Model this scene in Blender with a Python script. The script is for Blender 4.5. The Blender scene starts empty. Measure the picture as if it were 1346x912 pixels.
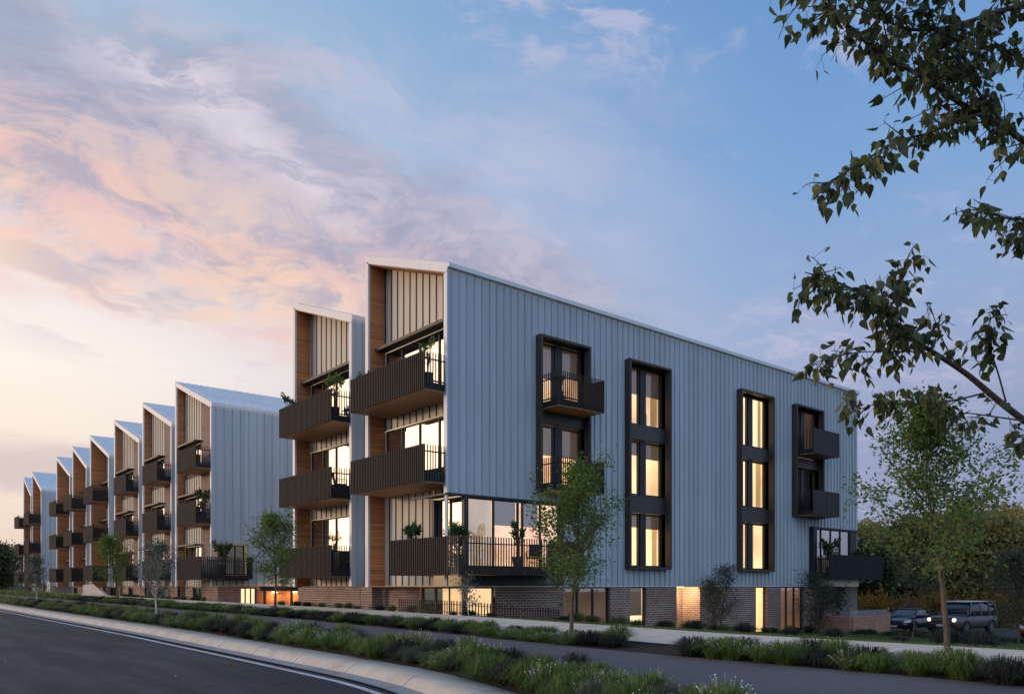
import bpy, math, random
import numpy as np
from mathutils import Vector, Matrix
R = math.radians
SC = bpy.context.scene
COL = SC.collection
rnd = random.Random(7)

# ------------------------------------------------------------------ frame
# world x runs along the long side wall, y along the street front; the camera
# stands at the origin, z = 0 is its eye level
FPX, CX, HY = 1049.0, 673.0, 770.0
SA, CA = 0.638, 0.770
def at(px, py, t):
    X = (px - CX) / FPX; Y = (HY - py) / FPX
    return Vector(((SA + CA * X) * t, (CA - SA * X) * t, Y * t))

# ------------------------------------------------------------------ materials
class NT:
    def __init__(s, tree):
        s.t = tree; s.n = tree.nodes; s.l = tree.links
    def new(s, typ, **kw):
        n = s.n.new(typ)
        for k, v in kw.items(): setattr(n, k, v)
        return n
    def put(s, sock, v):
        if isinstance(v, bpy.types.NodeSocket): s.l.new(v, sock)
        elif v is not None: sock.default_value = v
    def m(s, op, a, b=None, c=None, clamp=False):
        n = s.new('ShaderNodeMath', operation=op, use_clamp=clamp)
        s.put(n.inputs[0], a); s.put(n.inputs[1], b)
        if c is not None: s.put(n.inputs[2], c)
        return n.outputs[0]
    def vm(s, op, a, b=None):
        n = s.new('ShaderNodeVectorMath', operation=op)
        s.put(n.inputs[0], a); s.put(n.inputs[1], b)
        return n.outputs['Value'] if op in ('DOT_PRODUCT', 'LENGTH') else n.outputs[0]
    def comb(s, x, y, z):
        n = s.new('ShaderNodeCombineXYZ')
        s.put(n.inputs[0], x); s.put(n.inputs[1], y); s.put(n.inputs[2], z)
        return n.outputs[0]
    def sep(s, v):
        n = s.new('ShaderNodeSeparateXYZ'); s.put(n.inputs[0], v); return n.outputs
    def mix(s, f, a, b, mode='MIX'):
        n = s.new('ShaderNodeMix', data_type='RGBA', blend_type=mode)
        s.put(n.inputs[0], f); s.put(n.inputs[6], a); s.put(n.inputs[7], b)
        return n.outputs[2]
    def ramp(s, f, stops, interp='LINEAR'):
        n = s.new('ShaderNodeValToRGB'); cr = n.color_ramp; cr.interpolation = interp
        while len(cr.elements) < len(stops): cr.elements.new(0.5)
        for e, (p, c) in zip(cr.elements, stops):
            e.position = p; e.color = c if len(c) == 4 else (*c, 1)
        s.put(n.inputs[0], f); return n.outputs[0]
    def mr(s, v, a, b, c=0.0, d=1.0, smooth=True):
        n = s.new('ShaderNodeMapRange', interpolation_type='SMOOTHSTEP' if smooth else 'LINEAR')
        s.put(n.inputs[0], v); n.inputs[1].default_value = a; n.inputs[2].default_value = b
        n.inputs[3].default_value = c; n.inputs[4].default_value = d
        return n.outputs[0]
    def noise(s, v, scale, detail=4, rough=0.55, dist=0.0, dim='3D'):
        n = s.new('ShaderNodeTexNoise', noise_dimensions=dim)
        if v is not None: s.put(n.inputs['Vector'], v)
        n.inputs['Scale'].default_value = scale; n.inputs['Detail'].default_value = detail
        n.inputs['Roughness'].default_value = rough; n.inputs['Distortion'].default_value = dist
        return n.outputs[0]

def c4(c): return (c[0], c[1], c[2], 1)
def srgb(r, g, b):
    f = lambda v: (v / 255 / 12.92) if v / 255 < .04045 else ((v / 255 + .055) / 1.055) ** 2.4
    return (f(r), f(g), f(b), 1)

def mat_base(name):
    m = bpy.data.materials.new(name); m.use_nodes = True
    t = NT(m.node_tree); t.n.clear()
    o = t.new('ShaderNodeOutputMaterial'); b = t.new('ShaderNodeBsdfPrincipled')
    t.l.new(b.outputs[0], o.inputs[0])
    geo = t.new('ShaderNodeNewGeometry')
    return m, t, b, o, geo.outputs['Position']

def bump(t, b, h, strength=.3, dist=.02):
    n = t.new('ShaderNodeBump'); n.inputs['Strength'].default_value = strength
    n.inputs['Distance'].default_value = dist
    t.l.new(h, n.inputs['Height']); t.l.new(n.outputs[0], b.inputs['Normal'])

def mat_plain(name, col, rough=.5, metal=0, var=.12, scale=3.0, spec=.5, bumpy=0):
    m, t, b, o, P = mat_base(name)
    n = t.noise(P, scale, 5, .6)
    lo = tuple(c * (1 - var) for c in col[:3]); hi = tuple(min(1, c * (1 + var)) for c in col[:3])
    t.put(b.inputs['Base Color'], t.ramp(n, [(.3, lo), (.7, hi)]))
    b.inputs['Roughness'].default_value = rough; b.inputs['Metallic'].default_value = metal
    b.inputs['Specular IOR Level'].default_value = spec
    if bumpy: bump(t, b, t.noise(P, scale * 6, 3), bumpy, .01)
    return m

def mat_metal(name, col, rough=.42, var=.10, streak=.5):
    # painted standing seam metal: sheet to sheet tone, vertical run marks
    m, t, b, o, P = mat_base(name)
    x, y, z = t.sep(P)
    s = t.m('ADD', x, y)
    sheet = t.new('ShaderNodeTexWhiteNoise', noise_dimensions='1D')
    t.put(sheet.inputs['W'], t.m('FLOOR', t.m('DIVIDE', s, .35)))
    v = t.comb(t.m('MULTIPLY', s, 6.0), 0, t.m('MULTIPLY', z, .35))
    n1 = t.noise(v, 1.0, 5, .6)
    n2 = t.noise(P, .35, 3, .5)
    k = t.m('ADD', t.m('MULTIPLY', n1, streak), t.m('ADD', t.m('MULTIPLY', sheet.outputs[0], .30), t.m('MULTIPLY', n2, .35)))
    lo = tuple(c * (1 - var) for c in col); hi = tuple(c * (1 + var) for c in col)
    t.put(b.inputs['Base Color'], t.ramp(k, [(.25, lo), (.85, hi)]))
    t.put(b.inputs['Roughness'], t.mr(n1, .3, .7, rough - .08, rough + .12))
    b.inputs['Metallic'].default_value = .0
    b.inputs['Specular IOR Level'].default_value = .5
    bump(t, b, t.noise(t.comb(t.m('MULTIPLY', s, 2.2), 0, t.m('MULTIPLY', z, .55)), 1.0, 3), .3, .05)
    return m

def mat_brick(name, c1, c2, mortar):
    m, t, b, o, P = mat_base(name)
    x, y, z = t.sep(P)
    v = t.comb(t.m('ADD', x, y), z, 0)
    br = t.new('ShaderNodeTexBrick', offset=.5, squash=1)
    t.put(br.inputs['Vector'], v)
    br.inputs['Scale'].default_value = 1.0
    br.inputs['Brick Width'].default_value = .29; br.inputs['Row Height'].default_value = .102
    br.inputs['Mortar Size'].default_value = .012; br.inputs['Mortar Smooth'].default_value = .3
    br.inputs['Bias'].default_value = -.1
    br.inputs['Color1'].default_value = c4(c1); br.inputs['Color2'].default_value = c4(c2)
    br.inputs['Mortar'].default_value = c4(mortar)
    n = t.noise(P, 1.2, 5, .65)
    n2 = t.noise(P, 14, 3, .6)
    col = t.mix(t.mr(n, .35, .75, .0, .45), br.outputs[0], c4(tuple(c * .55 for c in c1)))
    col = t.mix(t.mr(n2, .55, .8, .0, .35), col, c4(mortar))
    t.put(b.inputs['Base Color'], col)
    b.inputs['Roughness'].default_value = .85; b.inputs['Specular IOR Level'].default_value = .25
    bump(t, b, t.m('ADD', t.m('MULTIPLY', br.outputs['Fac'], -1.0), t.m('MULTIPLY', n2, .5)), .6, .01)
    return m

def mat_timber(name, c1, c2):
    m, t, b, o, P = mat_base(name)
    x, y, z = t.sep(P)
    W = .13
    row = t.m('FLOOR', t.m('DIVIDE', z, W)); fr = t.m('FRACT', t.m('DIVIDE', z, W))
    wn = t.new('ShaderNodeTexWhiteNoise', noise_dimensions='1D'); t.put(wn.inputs['W'], row)
    s = t.m('ADD', x, y)
    g = t.noise(t.comb(t.m('MULTIPLY', s, 1.6), t.m('MULTIPLY', z, 26), t.m('MULTIPLY', row, 3.7)), 1.0, 6, .6, .4)
    k = t.m('ADD', t.m('MULTIPLY', wn.outputs[0], .55), t.m('MULTIPLY', g, .6))
    col = t.ramp(k, [(.2, c1), (.85, c2)])
    gap = t.mr(fr, .0, .10, 1, 0)
    col = t.mix(gap, col, c4(tuple(c * .18 for c in c1)))
    t.put(b.inputs['Base Color'], col)
    b.inputs['Roughness'].default_value = .6
    bump(t, b, t.m('MULTIPLY', gap, -1), .8, .02)
    return m

def mat_ground(name, c1, c2, scale, rough=.9, speck=None, speck_amt=.3, big=.4, bstr=.5, spec=.3, bdist=.012):
    m, t, b, o, P = mat_base(name)
    n = t.noise(P, scale, 6, .65); nb = t.noise(P, big, 4, .6); nf = t.noise(P, scale * 9, 2, .5)
    k = t.m('ADD', t.m('MULTIPLY', n, .5), t.m('MULTIPLY', nb, .5))
    col = t.ramp(k, [(.32, c1), (.68, c2)])
    if speck: col = t.mix(t.mr(nf, .56, .68, 0, speck_amt), col, c4(speck))
    t.put(b.inputs['Base Color'], col)
    t.put(b.inputs['Roughness'], t.mr(nb, .3, .7, rough - .12, min(1, rough + .06)))
    b.inputs['Specular IOR Level'].default_value = spec
    bump(t, b, t.m('ADD', nf, t.m('MULTIPLY', n, .6)), bstr, bdist)
    return m

def mat_jointed(*a, **k):
    step = k.pop('step'); wid = k.pop('wid', .012)
    m = mat_ground(*a, **k); t = NT(m.node_tree); b = [n for n in t.n if n.type == 'BSDF_PRINCIPLED'][0]
    P = [n for n in t.n if n.type == 'NEW_GEOMETRY'][0].outputs['Position']
    f = t.m('FRACT', t.m('DIVIDE', t.sep(P)[1], step)); j = t.m('LESS_THAN', f, wid / step)
    st = t.noise(t.vm('MULTIPLY', P, (1.2, .6, 1.0)), 1.3, 6, .7)
    src = b.inputs['Base Color'].links[0].from_socket
    c = t.mix(t.mr(st, .50, .72, 0, .45), src, c4(tuple(v * .45 for v in a[1])))
    c = t.mix(t.m('MULTIPLY', j, .8), c, (.06, .055, .05, 1))
    t.put(b.inputs['Base Color'], c); return m

def mat_leaf(name, c1, c2, c3, trans=.3, rough=.5):
    m, t, b, o, P = mat_base(name)
    g = t.n['Geometry'] if 'Geometry' in t.n else t.new('ShaderNodeNewGeometry')
    rp = g.outputs['Random Per Island']
    oi = t.new('ShaderNodeObjectInfo')
    n = t.noise(P, .9, 3, .5)
    k = t.m('ADD', t.m('MULTIPLY', rp, .5), t.m('ADD', t.m('MULTIPLY', n, .4), t.m('MULTIPLY', oi.outputs['Random'], .12)))
    col = t.ramp(k, [(.2, c1), (.55, c2), (.9, c3)])
    t.put(b.inputs['Base Color'], col)
    b.inputs['Roughness'].default_value = rough; b.inputs['Specular IOR Level'].default_value = .3
    tr = t.new('ShaderNodeBsdfTranslucent'); t.put(tr.inputs[0], col)
    mx = t.new('ShaderNodeMixShader'); mx.inputs[0].default_value = trans
    t.l.new(b.outputs[0], mx.inputs[1]); t.l.new(tr.outputs[0], mx.inputs[2])
    t.l.new(mx.outputs[0], o.inputs[0])
    return m

def mat_bark(name, c1, c2, scale=9):
    m, t, b, o, P = mat_base(name)
    x, y, z = t.sep(P)
    n = t.noise(t.comb(t.m('MULTIPLY', x, 3), t.m('MULTIPLY', y, 3), t.m('MULTIPLY', z, .8)), scale, 5, .65)
    t.put(b.inputs['Base Color'], t.ramp(n, [(.35, c1), (.65, c2)]))
    b.inputs['Roughness'].default_value = .9
    bump(t, b, n, .6, .01)
    return m

def mat_glass(name, refl=.5, tint=(1, 1, 1)):
    m = bpy.data.materials.new(name); m.use_nodes = True
    t = NT(m.node_tree); t.n.clear()
    o = t.new('ShaderNodeOutputMaterial')
    g = t.new('ShaderNodeBsdfGlossy'); g.inputs['Roughness'].default_value = .015
    geo = t.new('ShaderNodeNewGeometry')
    bp = t.new('ShaderNodeBump'); bp.inputs['Strength'].default_value = .05; bp.inputs['Distance'].default_value = .02
    t.put(bp.inputs['Height'], t.noise(geo.outputs['Position'], .8, 2)); t.l.new(bp.outputs[0], g.inputs['Normal'])
    tr = t.new('ShaderNodeBsdfTransparent'); tr.inputs[0].default_value = c4(tint)
    fr = t.new('ShaderNodeFresnel'); fr.inputs[0].default_value = 1.52
    f = t.m('ADD', t.m('MULTIPLY', fr.outputs[0], 1.6), refl, clamp=True)
    mx = t.new('ShaderNodeMixShader'); t.put(mx.inputs[0], f)
    t.l.new(tr.outputs[0], mx.inputs[1]); t.l.new(g.outputs[0], mx.inputs[2])
    t.l.new(mx.outputs[0], o.inputs[0])
    return m

def mat_emit(name, col, s, var=.25):
    m, t, b, o, P = mat_base(name)
    oi = t.new('ShaderNodeObjectInfo')
    n = t.noise(P, .55, 3, .5)
    t.put(b.inputs['Base Color'], c4(tuple(c * .6 for c in col)))
    t.put(b.inputs['Emission Color'], c4(col))
    t.put(b.inputs['Emission Strength'], t.m('MULTIPLY', t.mr(n, .3, .7, s * (1 - var), s * (1 + var)), t.mr(oi.outputs['Random'], 0, 1, .62, 1.22, False)))
    b.inputs['Roughness'].default_value = .9
    return m

M = {}
M['clad'] = mat_metal('grey_metal_cladding', (.425, .485, .53), .40, .15)
M['white'] = mat_metal('white_metal', (.74, .74, .75), .38, .05)
M['rooft'] = mat_plain('pale_roof_metal', (.66, .68, .70), .42, 0, .05, .6)
M['dark'] = mat_plain('dark_bronze_metal', (.040, .036, .034), .42, .0, .2, 2, .5)
M['black'] = mat_plain('charcoal_metal', (.022, .023, .026), .45, .0, .2, 2, .4)
M['slat'] = mat_plain('brown_batten_metal', (.046, .036, .030), .62, .0, .15, 3, .2)
M['surround'] = mat_plain('brown_black_metal', (.066, .052, .045), .5, .0, .15, 3, .3)
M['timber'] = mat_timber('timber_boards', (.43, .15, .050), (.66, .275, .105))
M['soffit'] = mat_timber('timber_soffit', (.46, .23, .11), (.60, .33, .17))
M['cream'] = mat_plain('cream_panel', (.58, .52, .43), .6, 0, .07, 1.2)
M['brick'] = mat_brick('brown_brick', (.285, .165, .125), (.16, .105, .095), (.54, .48, .43))
M['redbrick'] = mat_brick('red_brick', (.42, .18, .11), (.27, .12, .085), (.52, .43, .36))
M['conc'] = mat_ground('concrete', (.40, .38, .35), (.52, .50, .46), 5, .85, None, 0, .8, .25)
M['glass'] = mat_glass('window_glass', .10)
M['glass_dark'] = mat_glass('reflective_window_glass', .30, (.85, .86, .87))
M['glass_mirror'] = mat_glass('sky_reflecting_glass', .55, (.6, .62, .65))
M['lit_bright'] = mat_emit('lit_room_bright', (1.0, .80, .52), 1.08)
M['lit_gold'] = mat_emit('lit_room_gold', (1.0, .73, .41), 1.02, .35)
M['lit_warm'] = mat_emit('lit_room_warm', (1.0, .66, .33), 1.15)
M['lit_soft'] = mat_emit('lit_room_soft', (1.0, .68, .42), .85, .4)
M['lit_dim'] = mat_emit('lit_room_dim', (1.0, .62, .38), .14, .5)
M['unlit'] = mat_plain('unlit_room', (.20, .16, .13), .9)
M['lit_pale_reflection'] = mat_emit('pale_room_reflection', (1.0, .82, .68), .22, .4)  # dim room glow that also paints pale reflections behind the end loggia glass
M['blind'] = mat_leaf('roller_blind', (.50, .45, .40), (.54, .49, .43), (.58, .52, .46), .38, .9)
M['curtain'] = mat_leaf('curtain', (.66, .58, .47), (.74, .66, .54), (.8, .72, .6), .62, .9)
M['furniture'] = mat_plain('room_furniture', (.10, .06, .035), .7)
M['asphalt'] = mat_ground('asphalt', (.022, .022, .025), (.040, .040, .045), 4, .85, (.085, .085, .095), .55, .22, .8, .25)
def wear(m):
    t = NT(m.node_tree); b = [n for n in t.n if n.type == 'BSDF_PRINCIPLED'][0]
    P = [n for n in t.n if n.type == 'NEW_GEOMETRY'][0].outputs['Position']
    src = b.inputs['Base Color'].links[0].from_socket
    x, y, z = t.sep(P)
    w = t.noise(t.comb(t.m('MULTIPLY', x, 1.1), t.m('MULTIPLY', y, .12), 0), 1.0, 5, .6)      # worn wheel tracks along the lane
    c = t.mix(t.mr(w, .40, .70, 0, .7), src, (.085, .085, .092, 1))
    vo = t.new('ShaderNodeTexVoronoi', feature='DISTANCE_TO_EDGE'); t.put(vo.inputs['Vector'], t.vm('ADD', P, t.vm('MULTIPLY', t.comb(t.noise(P, .8, 4), t.noise(P, 1.1, 4), 0), (1.4, 1.4, 0)))); vo.inputs['Scale'].default_value = .22
    crack = t.m('MULTIPLY', t.m('LESS_THAN', vo.outputs[0], .0022), t.mr(t.noise(P, .15, 2), .45, .6))
    c = t.mix(t.m('MULTIPLY', crack, .8), c, (.010, .010, .011, 1))
    t.put(b.inputs['Base Color'], c)
wear(M['asphalt'])
M['footpath'] = mat_ground('grey_footpath', (.085, .083, .088), (.125, .122, .128), 5, .85, (.22, .21, .22), .5, .3, .8)
M['palepath'] = mat_jointed('pale_path', (.58, .48, .38), (.72, .61, .49), 6, .9, (.30, .27, .24), .4, .7, .4, step=3.0, wid=.02)
M['kerb'] = mat_jointed('kerb_concrete', (.50, .42, .33), (.64, .55, .44), 4, .9, (.30, .25, .20), .4, .9, .5, step=2.4, wid=.03)
M['gutter'] = mat_jointed('gutter_concrete', (.26, .25, .245), (.36, .35, .34), 4, .85, (.18, .18, .18), .3, .6, .4, step=2.4, wid=.03)
M['line'] = mat_ground('road_paint', (.36, .36, .37), (.72, .72, .73), 5, .8, (.10, .10, .105), .75, 1.1, .3)
M['soil'] = mat_ground('garden_soil', (.028, .020, .014), (.060, .044, .030), 6, .95, (.12, .09, .06), .4, .5, 1.0, .2, .03)
M['earth'] = mat_ground('earth', (.035, .045, .022), (.060, .065, .036), 2, .95, None, 0, .1, .6, .2, .03)
M['lawn'] = mat_ground('lawn', (.022, .050, .016), (.045, .080, .028), 5, .95, (.06, .11, .03), .5, .4, 1.0, .2, .04)
M['tuft_green'] = mat_leaf('strappy_green_leaf', (.032, .068, .011), (.105, .175, .033), (.27, .34, .10), .35, .45)
M['tuft_dark'] = mat_leaf('dark_purple_leaf', (.012, .018, .012), (.026, .032, .022), (.060, .052, .040), .2, .5)
M['tuft_grey'] = mat_leaf('grey_green_leaf', (.060, .075, .050), (.105, .120, .085), (.17, .175, .13), .2, .6)
M['flower'] = mat_plain('white_petal', (.80, .80, .78), .7, 0, .05)
M['leaf_street'] = mat_leaf('street_tree_leaf', (.058, .108, .020), (.130, .215, .042), (.23, .31, .08), .42)
M['leaf_silver'] = mat_leaf('silver_leaf', (.075, .085, .060), (.12, .135, .095), (.20, .21, .16), .2)
M['leaf_olive'] = mat_leaf('olive_leaf', (.030, .045, .030), (.055, .072, .050), (.095, .11, .075), .2)
M['leaf_birch'] = mat_leaf('overhanging_leaf', (.040, .058, .020), (.085, .105, .036), (.20, .21, .06), .34, .42)
M['leaf_gold'] = mat_leaf('olive_gold_leaf', (.17, .140, .045), (.32, .26, .090), (.46, .38, .16), .38)
M['leaf_far'] = mat_leaf('dark_tree_leaf', (.024, .040, .015), (.050, .070, .027), (.09, .105, .042), .25)
M['leaf_amber'] = mat_leaf('amber_hedge_leaf', (.16, .085, .014), (.28, .16, .03), (.40, .24, .06), .3)
M['leaf_pot'] = mat_leaf('pot_plant_leaf', (.022, .048, .012), (.050, .095, .025), (.10, .15, .04), .25, .4)
M['bark'] = mat_bark('tree_bark', (.065, .046, .030), (.15, .112, .078))
M['bark_pale'] = mat_bark('pale_bark', (.42, .40, .37), (.66, .64, .60), 5)
M['bark_dark'] = mat_bark('dark_bark', (.045, .030, .022), (.10, .07, .05))
M['pot'] = mat_plain('grey_pot', (.06, .06, .062), .6)
M['paint_navy'] = mat_plain('navy_car_paint', (.012, .016, .030), .18, 0, .05, 1, .7)
M['paint_tan'] = mat_plain('taupe_car_paint', (.075, .065, .058), .25, 0, .05, 1, .6)
M['paint_white'] = mat_plain('pale_roof_paint', (.50, .50, .50), .3, 0, .05, 1, .5)
M['paint_red'] = mat_plain('red_car_paint', (.30, .012, .012), .2, 0, .05, 1, .6)
M['carglass'] = mat_plain('car_glass', (.012, .014, .018), .05, 0, .05, 1, .9)
M['carglass_pale'] = mat_plain('pale_car_glass', (.05, .055, .06), .04, 0, .05, 1, 1.0)  # paler, glossier glass for the sedan and the hatchback
M['rubber'] = mat_plain('tyre_rubber', (.015, .015, .015), .85)
M['rim'] = mat_plain('alloy_rim', (.35, .35, .36), .3, .9)
M['plate'] = mat_plain('number_plate', (.6, .6, .58), .5)
M['headlight'] = mat_emit('headlight_lens', (1.0, .90, .74), 2.2, .05)
M['lens'] = mat_plain('unlit_lens', (.45, .46, .48), .12, .2)
M['lampglow'] = mat_emit('lamp_glow', (1.0, .60, .25), 6, .05)

# ------------------------------------------------------------------ mesh builder
class MB:
    def __init__(s): s.v = []; s.f = []
    def quad(s, a, b, c, d):
        i = len(s.v); s.v += [tuple(a), tuple(b), tuple(c), tuple(d)]; s.f.append((i, i + 1, i + 2, i + 3))
    def poly(s, pts):
        i = len(s.v); s.v += [tuple(p) for p in pts]; s.f.append(tuple(range(i, i + len(pts))))
    def box(s, x0, x1, y0, y1, z0, z1):
        if x0 > x1: x0, x1 = x1, x0
        if y0 > y1: y0, y1 = y1, y0
        i = len(s.v)
        s.v += [(x0, y0, z0), (x1, y0, z0), (x1, y1, z0), (x0, y1, z0), (x0, y0, z1), (x1, y0, z1), (x1, y1, z1), (x0, y1, z1)]
        for f in ((0, 3, 2, 1), (4, 5, 6, 7), (0, 1, 5, 4), (1, 2, 6, 5), (2, 3, 7, 6), (3, 0, 4, 7)):
            s.f.append(tuple(i + k for k in f))
    def prism(s, base, top):      # two same-length rings
        i = len(s.v); n = len(base)
        s.v += [tuple(p) for p in base] + [tuple(p) for p in top]
        s.f.append(tuple(i + k for k in reversed(range(n)))); s.f.append(tuple(i + n + k for k in range(n)))
        for k in range(n): s.f.append((i + k, i + (k + 1) % n, i + n + (k + 1) % n, i + n + k))
    def loft(s, rings, caps=True):
        i = len(s.v); n = len(rings[0])
        for r in rings: s.v += [tuple(p) for p in r]
        for a in range(len(rings) - 1):
            for k in range(n):
                s.f.append((i + a * n + k, i + a * n + (k + 1) % n, i + (a + 1) * n + (k + 1) % n, i + (a + 1) * n + k))
        if caps:
            s.f.append(tuple(i + k for k in reversed(range(n))))
            s.f.append(tuple(i + (len(rings) - 1) * n + k for k in range(n)))
    def tube(s, pts, rad, n=6):
        rings = []
        pts = [Vector(p) for p in pts]
        for k, p in enumerate(pts):
            d = (pts[min(k + 1, len(pts) - 1)] - pts[max(k - 1, 0)])
            if d.length < 1e-6: d = Vector((0, 0, 1))
            d.normalize()
            a = d.orthogonal().normalized() if k == 0 else (rings_a - d * rings_a.dot(d)).normalized()
            rings_a = a
            b = d.cross(a); r = rad[k]
            rings.append([p + (a * math.cos(2 * math.pi * j / n) + b * math.sin(2 * math.pi * j / n)) * r for j in range(n)])
        s.loft(rings)
    def build(s, name, mat, parent=None, smooth=False, bevel=0):
        me = bpy.data.meshes.new(name); me.from_pydata(s.v, [], s.f); me.update()
        return link(name, me, mat, parent, smooth, bevel)

def link(name, me, mat, parent=None, smooth=False, bevel=0):
    if mat is not None: me.materials.append(mat)
    if smooth: me.polygons.foreach_set('use_smooth', [True] * len(me.polygons))
    o = bpy.data.objects.new(name, me); COL.objects.link(o)
    if parent is not None:
        o.parent = parent
        lp = parent; off = Vector((0, 0, 0))
        if parent.get('_off') is not None: off = Vector(parent['_off'])
        if parent.get('_world'): o.location = -Vector(parent['_off']) if False else o.location
    if bevel:
        b = o.modifiers.new('bevel', 'BEVEL'); b.width = bevel; b.segments = 2; b.limit_method = 'ANGLE'
    return o

def tag(o, label=None, cat=None, group=None, kind=None):
    if label: o['label'] = label
    if cat: o['category'] = cat
    if group: o['group'] = group
    if kind: o['kind'] = kind
    return o

def empty(name, loc, rz=0, label=None, cat=None, group=None):
    o = bpy.data.objects.new(name, None); COL.objects.link(o)
    o.location = loc; o.rotation_euler = (0, 0, rz); o.empty_display_size = .3
    return tag(o, label, cat, group)

def kids(o): return [c for c in bpy.data.objects if c.parent == o]
def copy_tree(o, loc=None, rz=None, scale=None, label=None, group=None, parent=None):
    c = o.copy(); COL.objects.link(c); c.parent = parent
    for ch in list(o.children): copy_tree(ch, parent=c)
    if loc is not None: c.location = loc
    if rz is not None: c.rotation_euler = (0, 0, rz)
    if scale is not None: c.scale = scale if hasattr(scale, '__len__') else (scale,) * 3
    if label: c['label'] = label
    if group: c['group'] = group
    return c

# ------------------------------------------------------------------ terrain
def lerp_tab(tab, v):
    if v <= tab[0][0]: return tab[0][1]
    for (a, za), (b, zb) in zip(tab, tab[1:]):
        if v <= b: return za + (zb - za) * (v - a) / (b - a)
    return tab[-1][1]
GY = [(-60, -.55), (-20, -.45), (0, -.28), (5, -.25), (11, -.24), (18.5, -.15), (28, -.06), (46, 0), (80, .17), (115, .27), (220, .35)]
PD = [(-400, -1.2), (-8, -1.40), (-2.4, -1.40), (-2.2, -1.58), (8.2, -1.58), (8.45, -1.40), (12, -1.10), (13.2, -1.03), (15.5, -.88),
      (16.5, -.95), (22.5, -1.43), (27, -1.78), (36, -2.28), (46, -2.58), (55, -2.85), (90, -3.1), (600, -2.6)]
def kx(y):
    if y >= 14: return 8.5
    if y >= 0: return 8.5 - .035 * (14 - y) ** 2
    return 1.64 + .98 * y
def d2x(d, y):
    k = kx(y)
    if d <= 8.5: return d - 8.5 + k
    if d < 12: return k + (d - 8.5) * (12 - k) / 3.5
    return d
def x2d(x, y):
    k = kx(y)
    if x <= k: return x - k + 8.5
    if x < 12: return 8.5 + (x - k) * 3.5 / (12 - k)
    return x
def gz_d(d, y): return lerp_tab(PD, d) + lerp_tab(GY, y)
def gz(x, y): return gz_d(x2d(x, y), y)

def frange(a, b, s):
    n = max(1, int(math.ceil((b - a) / s - 1e-6)))
    return [a + (b - a) * i / n for i in range(n + 1)]
def sheet(name, ds, ys, zf, mat, edge=None):
    mb = MB(); n = len(ds)
    for y in ys:
        for d in ds: mb.v.append((d2x(d, y), y, zf(d, y)))
    for j in range(len(ys) - 1):
        for i in range(n - 1):
            a = j * n + i; mb.f.append((a, a + 1, a + n + 1, a + n))
    o = mb.build(name, mat, None, True); tag(o, kind='structure'); return o

near_y = frange(-30, 40, 1.0)[:-1] + frange(40, 130, 3)[:-1] + frange(130, 230, 20)
sheet('ground', sorted(set([-400, -200, -100, -50, -20, -8, -2.4, -2.2, 0, 4, 8.2, 8.45] + frange(8.5, 17, .5) + frange(17, 60, 1.5) + [70, 90, 140, 220, 350, 600])),
      [-300, -150, -80, -50] + near_y + [300, 450, 700], gz_d, M['earth'])
road_y = [-60, -45] + frange(-30, 40, 1.0)[:-1] + frange(40, 230, 6)
gy = lambda y: lerp_tab(GY, y)
def road_z(d, y): return -1.515 + gy(y) - .012 * abs(d - 2.4) * .6
sheet('road', frange(-2.2, 7.2, .94), road_y, road_z, M['asphalt'])
sheet('gutter', [7.16, 7.3, 7.45, 7.62], road_y, lambda d, y: -1.528 + gy(y) + (.012 if d < 7.2 else (-.012 if d < 7.4 else 0)), M['gutter'])
sheet('road_marking', [6.86, 7.0], frange(11.4, 40, 1)[:-1] + frange(40, 230, 6), lambda d, y: road_z(d, y) + .006, M['line'])
# kerb: rolled face and broad concrete top
sheet('kerb', [7.60, 7.64, 7.72, 7.80, 7.92, 8.5, 8.52], road_y,
      lambda d, y: gy(y) + {7.60: -1.53, 7.64: -1.50, 7.72: -1.43, 7.80: -1.385, 7.92: -1.365, 8.5: -1.362, 8.52: -1.47}[d], M['kerb'])
sheet('opposite_kerb', [-2.5, -2.48, -2.3, -2.2], road_y, lambda d, y: gy(y) + {-2.5: -1.5, -2.48: -1.38, -2.3: -1.38, -2.2: -1.56}[d], M['kerb'])
sheet('planting_bed', frange(8.5, 15.5, .5), near_y, lambda d, y: gz_d(d, y) + .012, M['soil'])
sheet('footpath', frange(9.95, 12.0, .41), near_y, lambda d, y: gz_d(d, y) + .028, M['footpath'])
sheet('pale_path', frange(13.35, 15.5, .43), near_y, lambda d, y: gz_d(d, y) + .034, M['palepath'])
sheet('lawn', frange(15.52, 40, .98), frange(-30, 21.6, 1.0), lambda d, y: gz_d(d, y) + .02, M['lawn'])
sheet('garden_strip', frange(15.52, 40, .98), frange(21.62, 24.0, .6), lambda d, y: gz_d(d, y) + .024, M['soil'])
sheet('front_garden', [15.52, 16.0, 16.6], frange(24.0, 125, 2), lambda d, y: gz_d(d, y) + .02, M['soil'])
sheet('car_park', frange(41.5, 75, 1.5), frange(-30, 19.5, 1.5), lambda d, y: gz_d(d, y) + .03, M['asphalt'])

# ------------------------------------------------------------------ building kit
class Face:
    """a vertical wall plane: axis 'y' looks towards -y with a = x, axis 'x' looks towards -x with a = y; d goes inwards"""
    def __init__(s, axis, c): s.ax = axis; s.c = c
    def P(s, a, d, z): return (a, s.c + d, z) if s.ax == 'y' else (s.c + d, a, z)
    def box(s, mb, a0, a1, d0, d1, z0, z1):
        if s.ax == 'y': mb.box(a0, a1, s.c + d0, s.c + d1, z0, z1)
        else: mb.box(s.c + d0, s.c + d1, a0, a1, z0, z1)
    def quad(s, mb, a0, a1, d, z0, z1):
        mb.quad(s.P(a0, d, z0), s.P(a1, d, z0), s.P(a1, d, z1), s.P(a0, d, z1))

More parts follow.
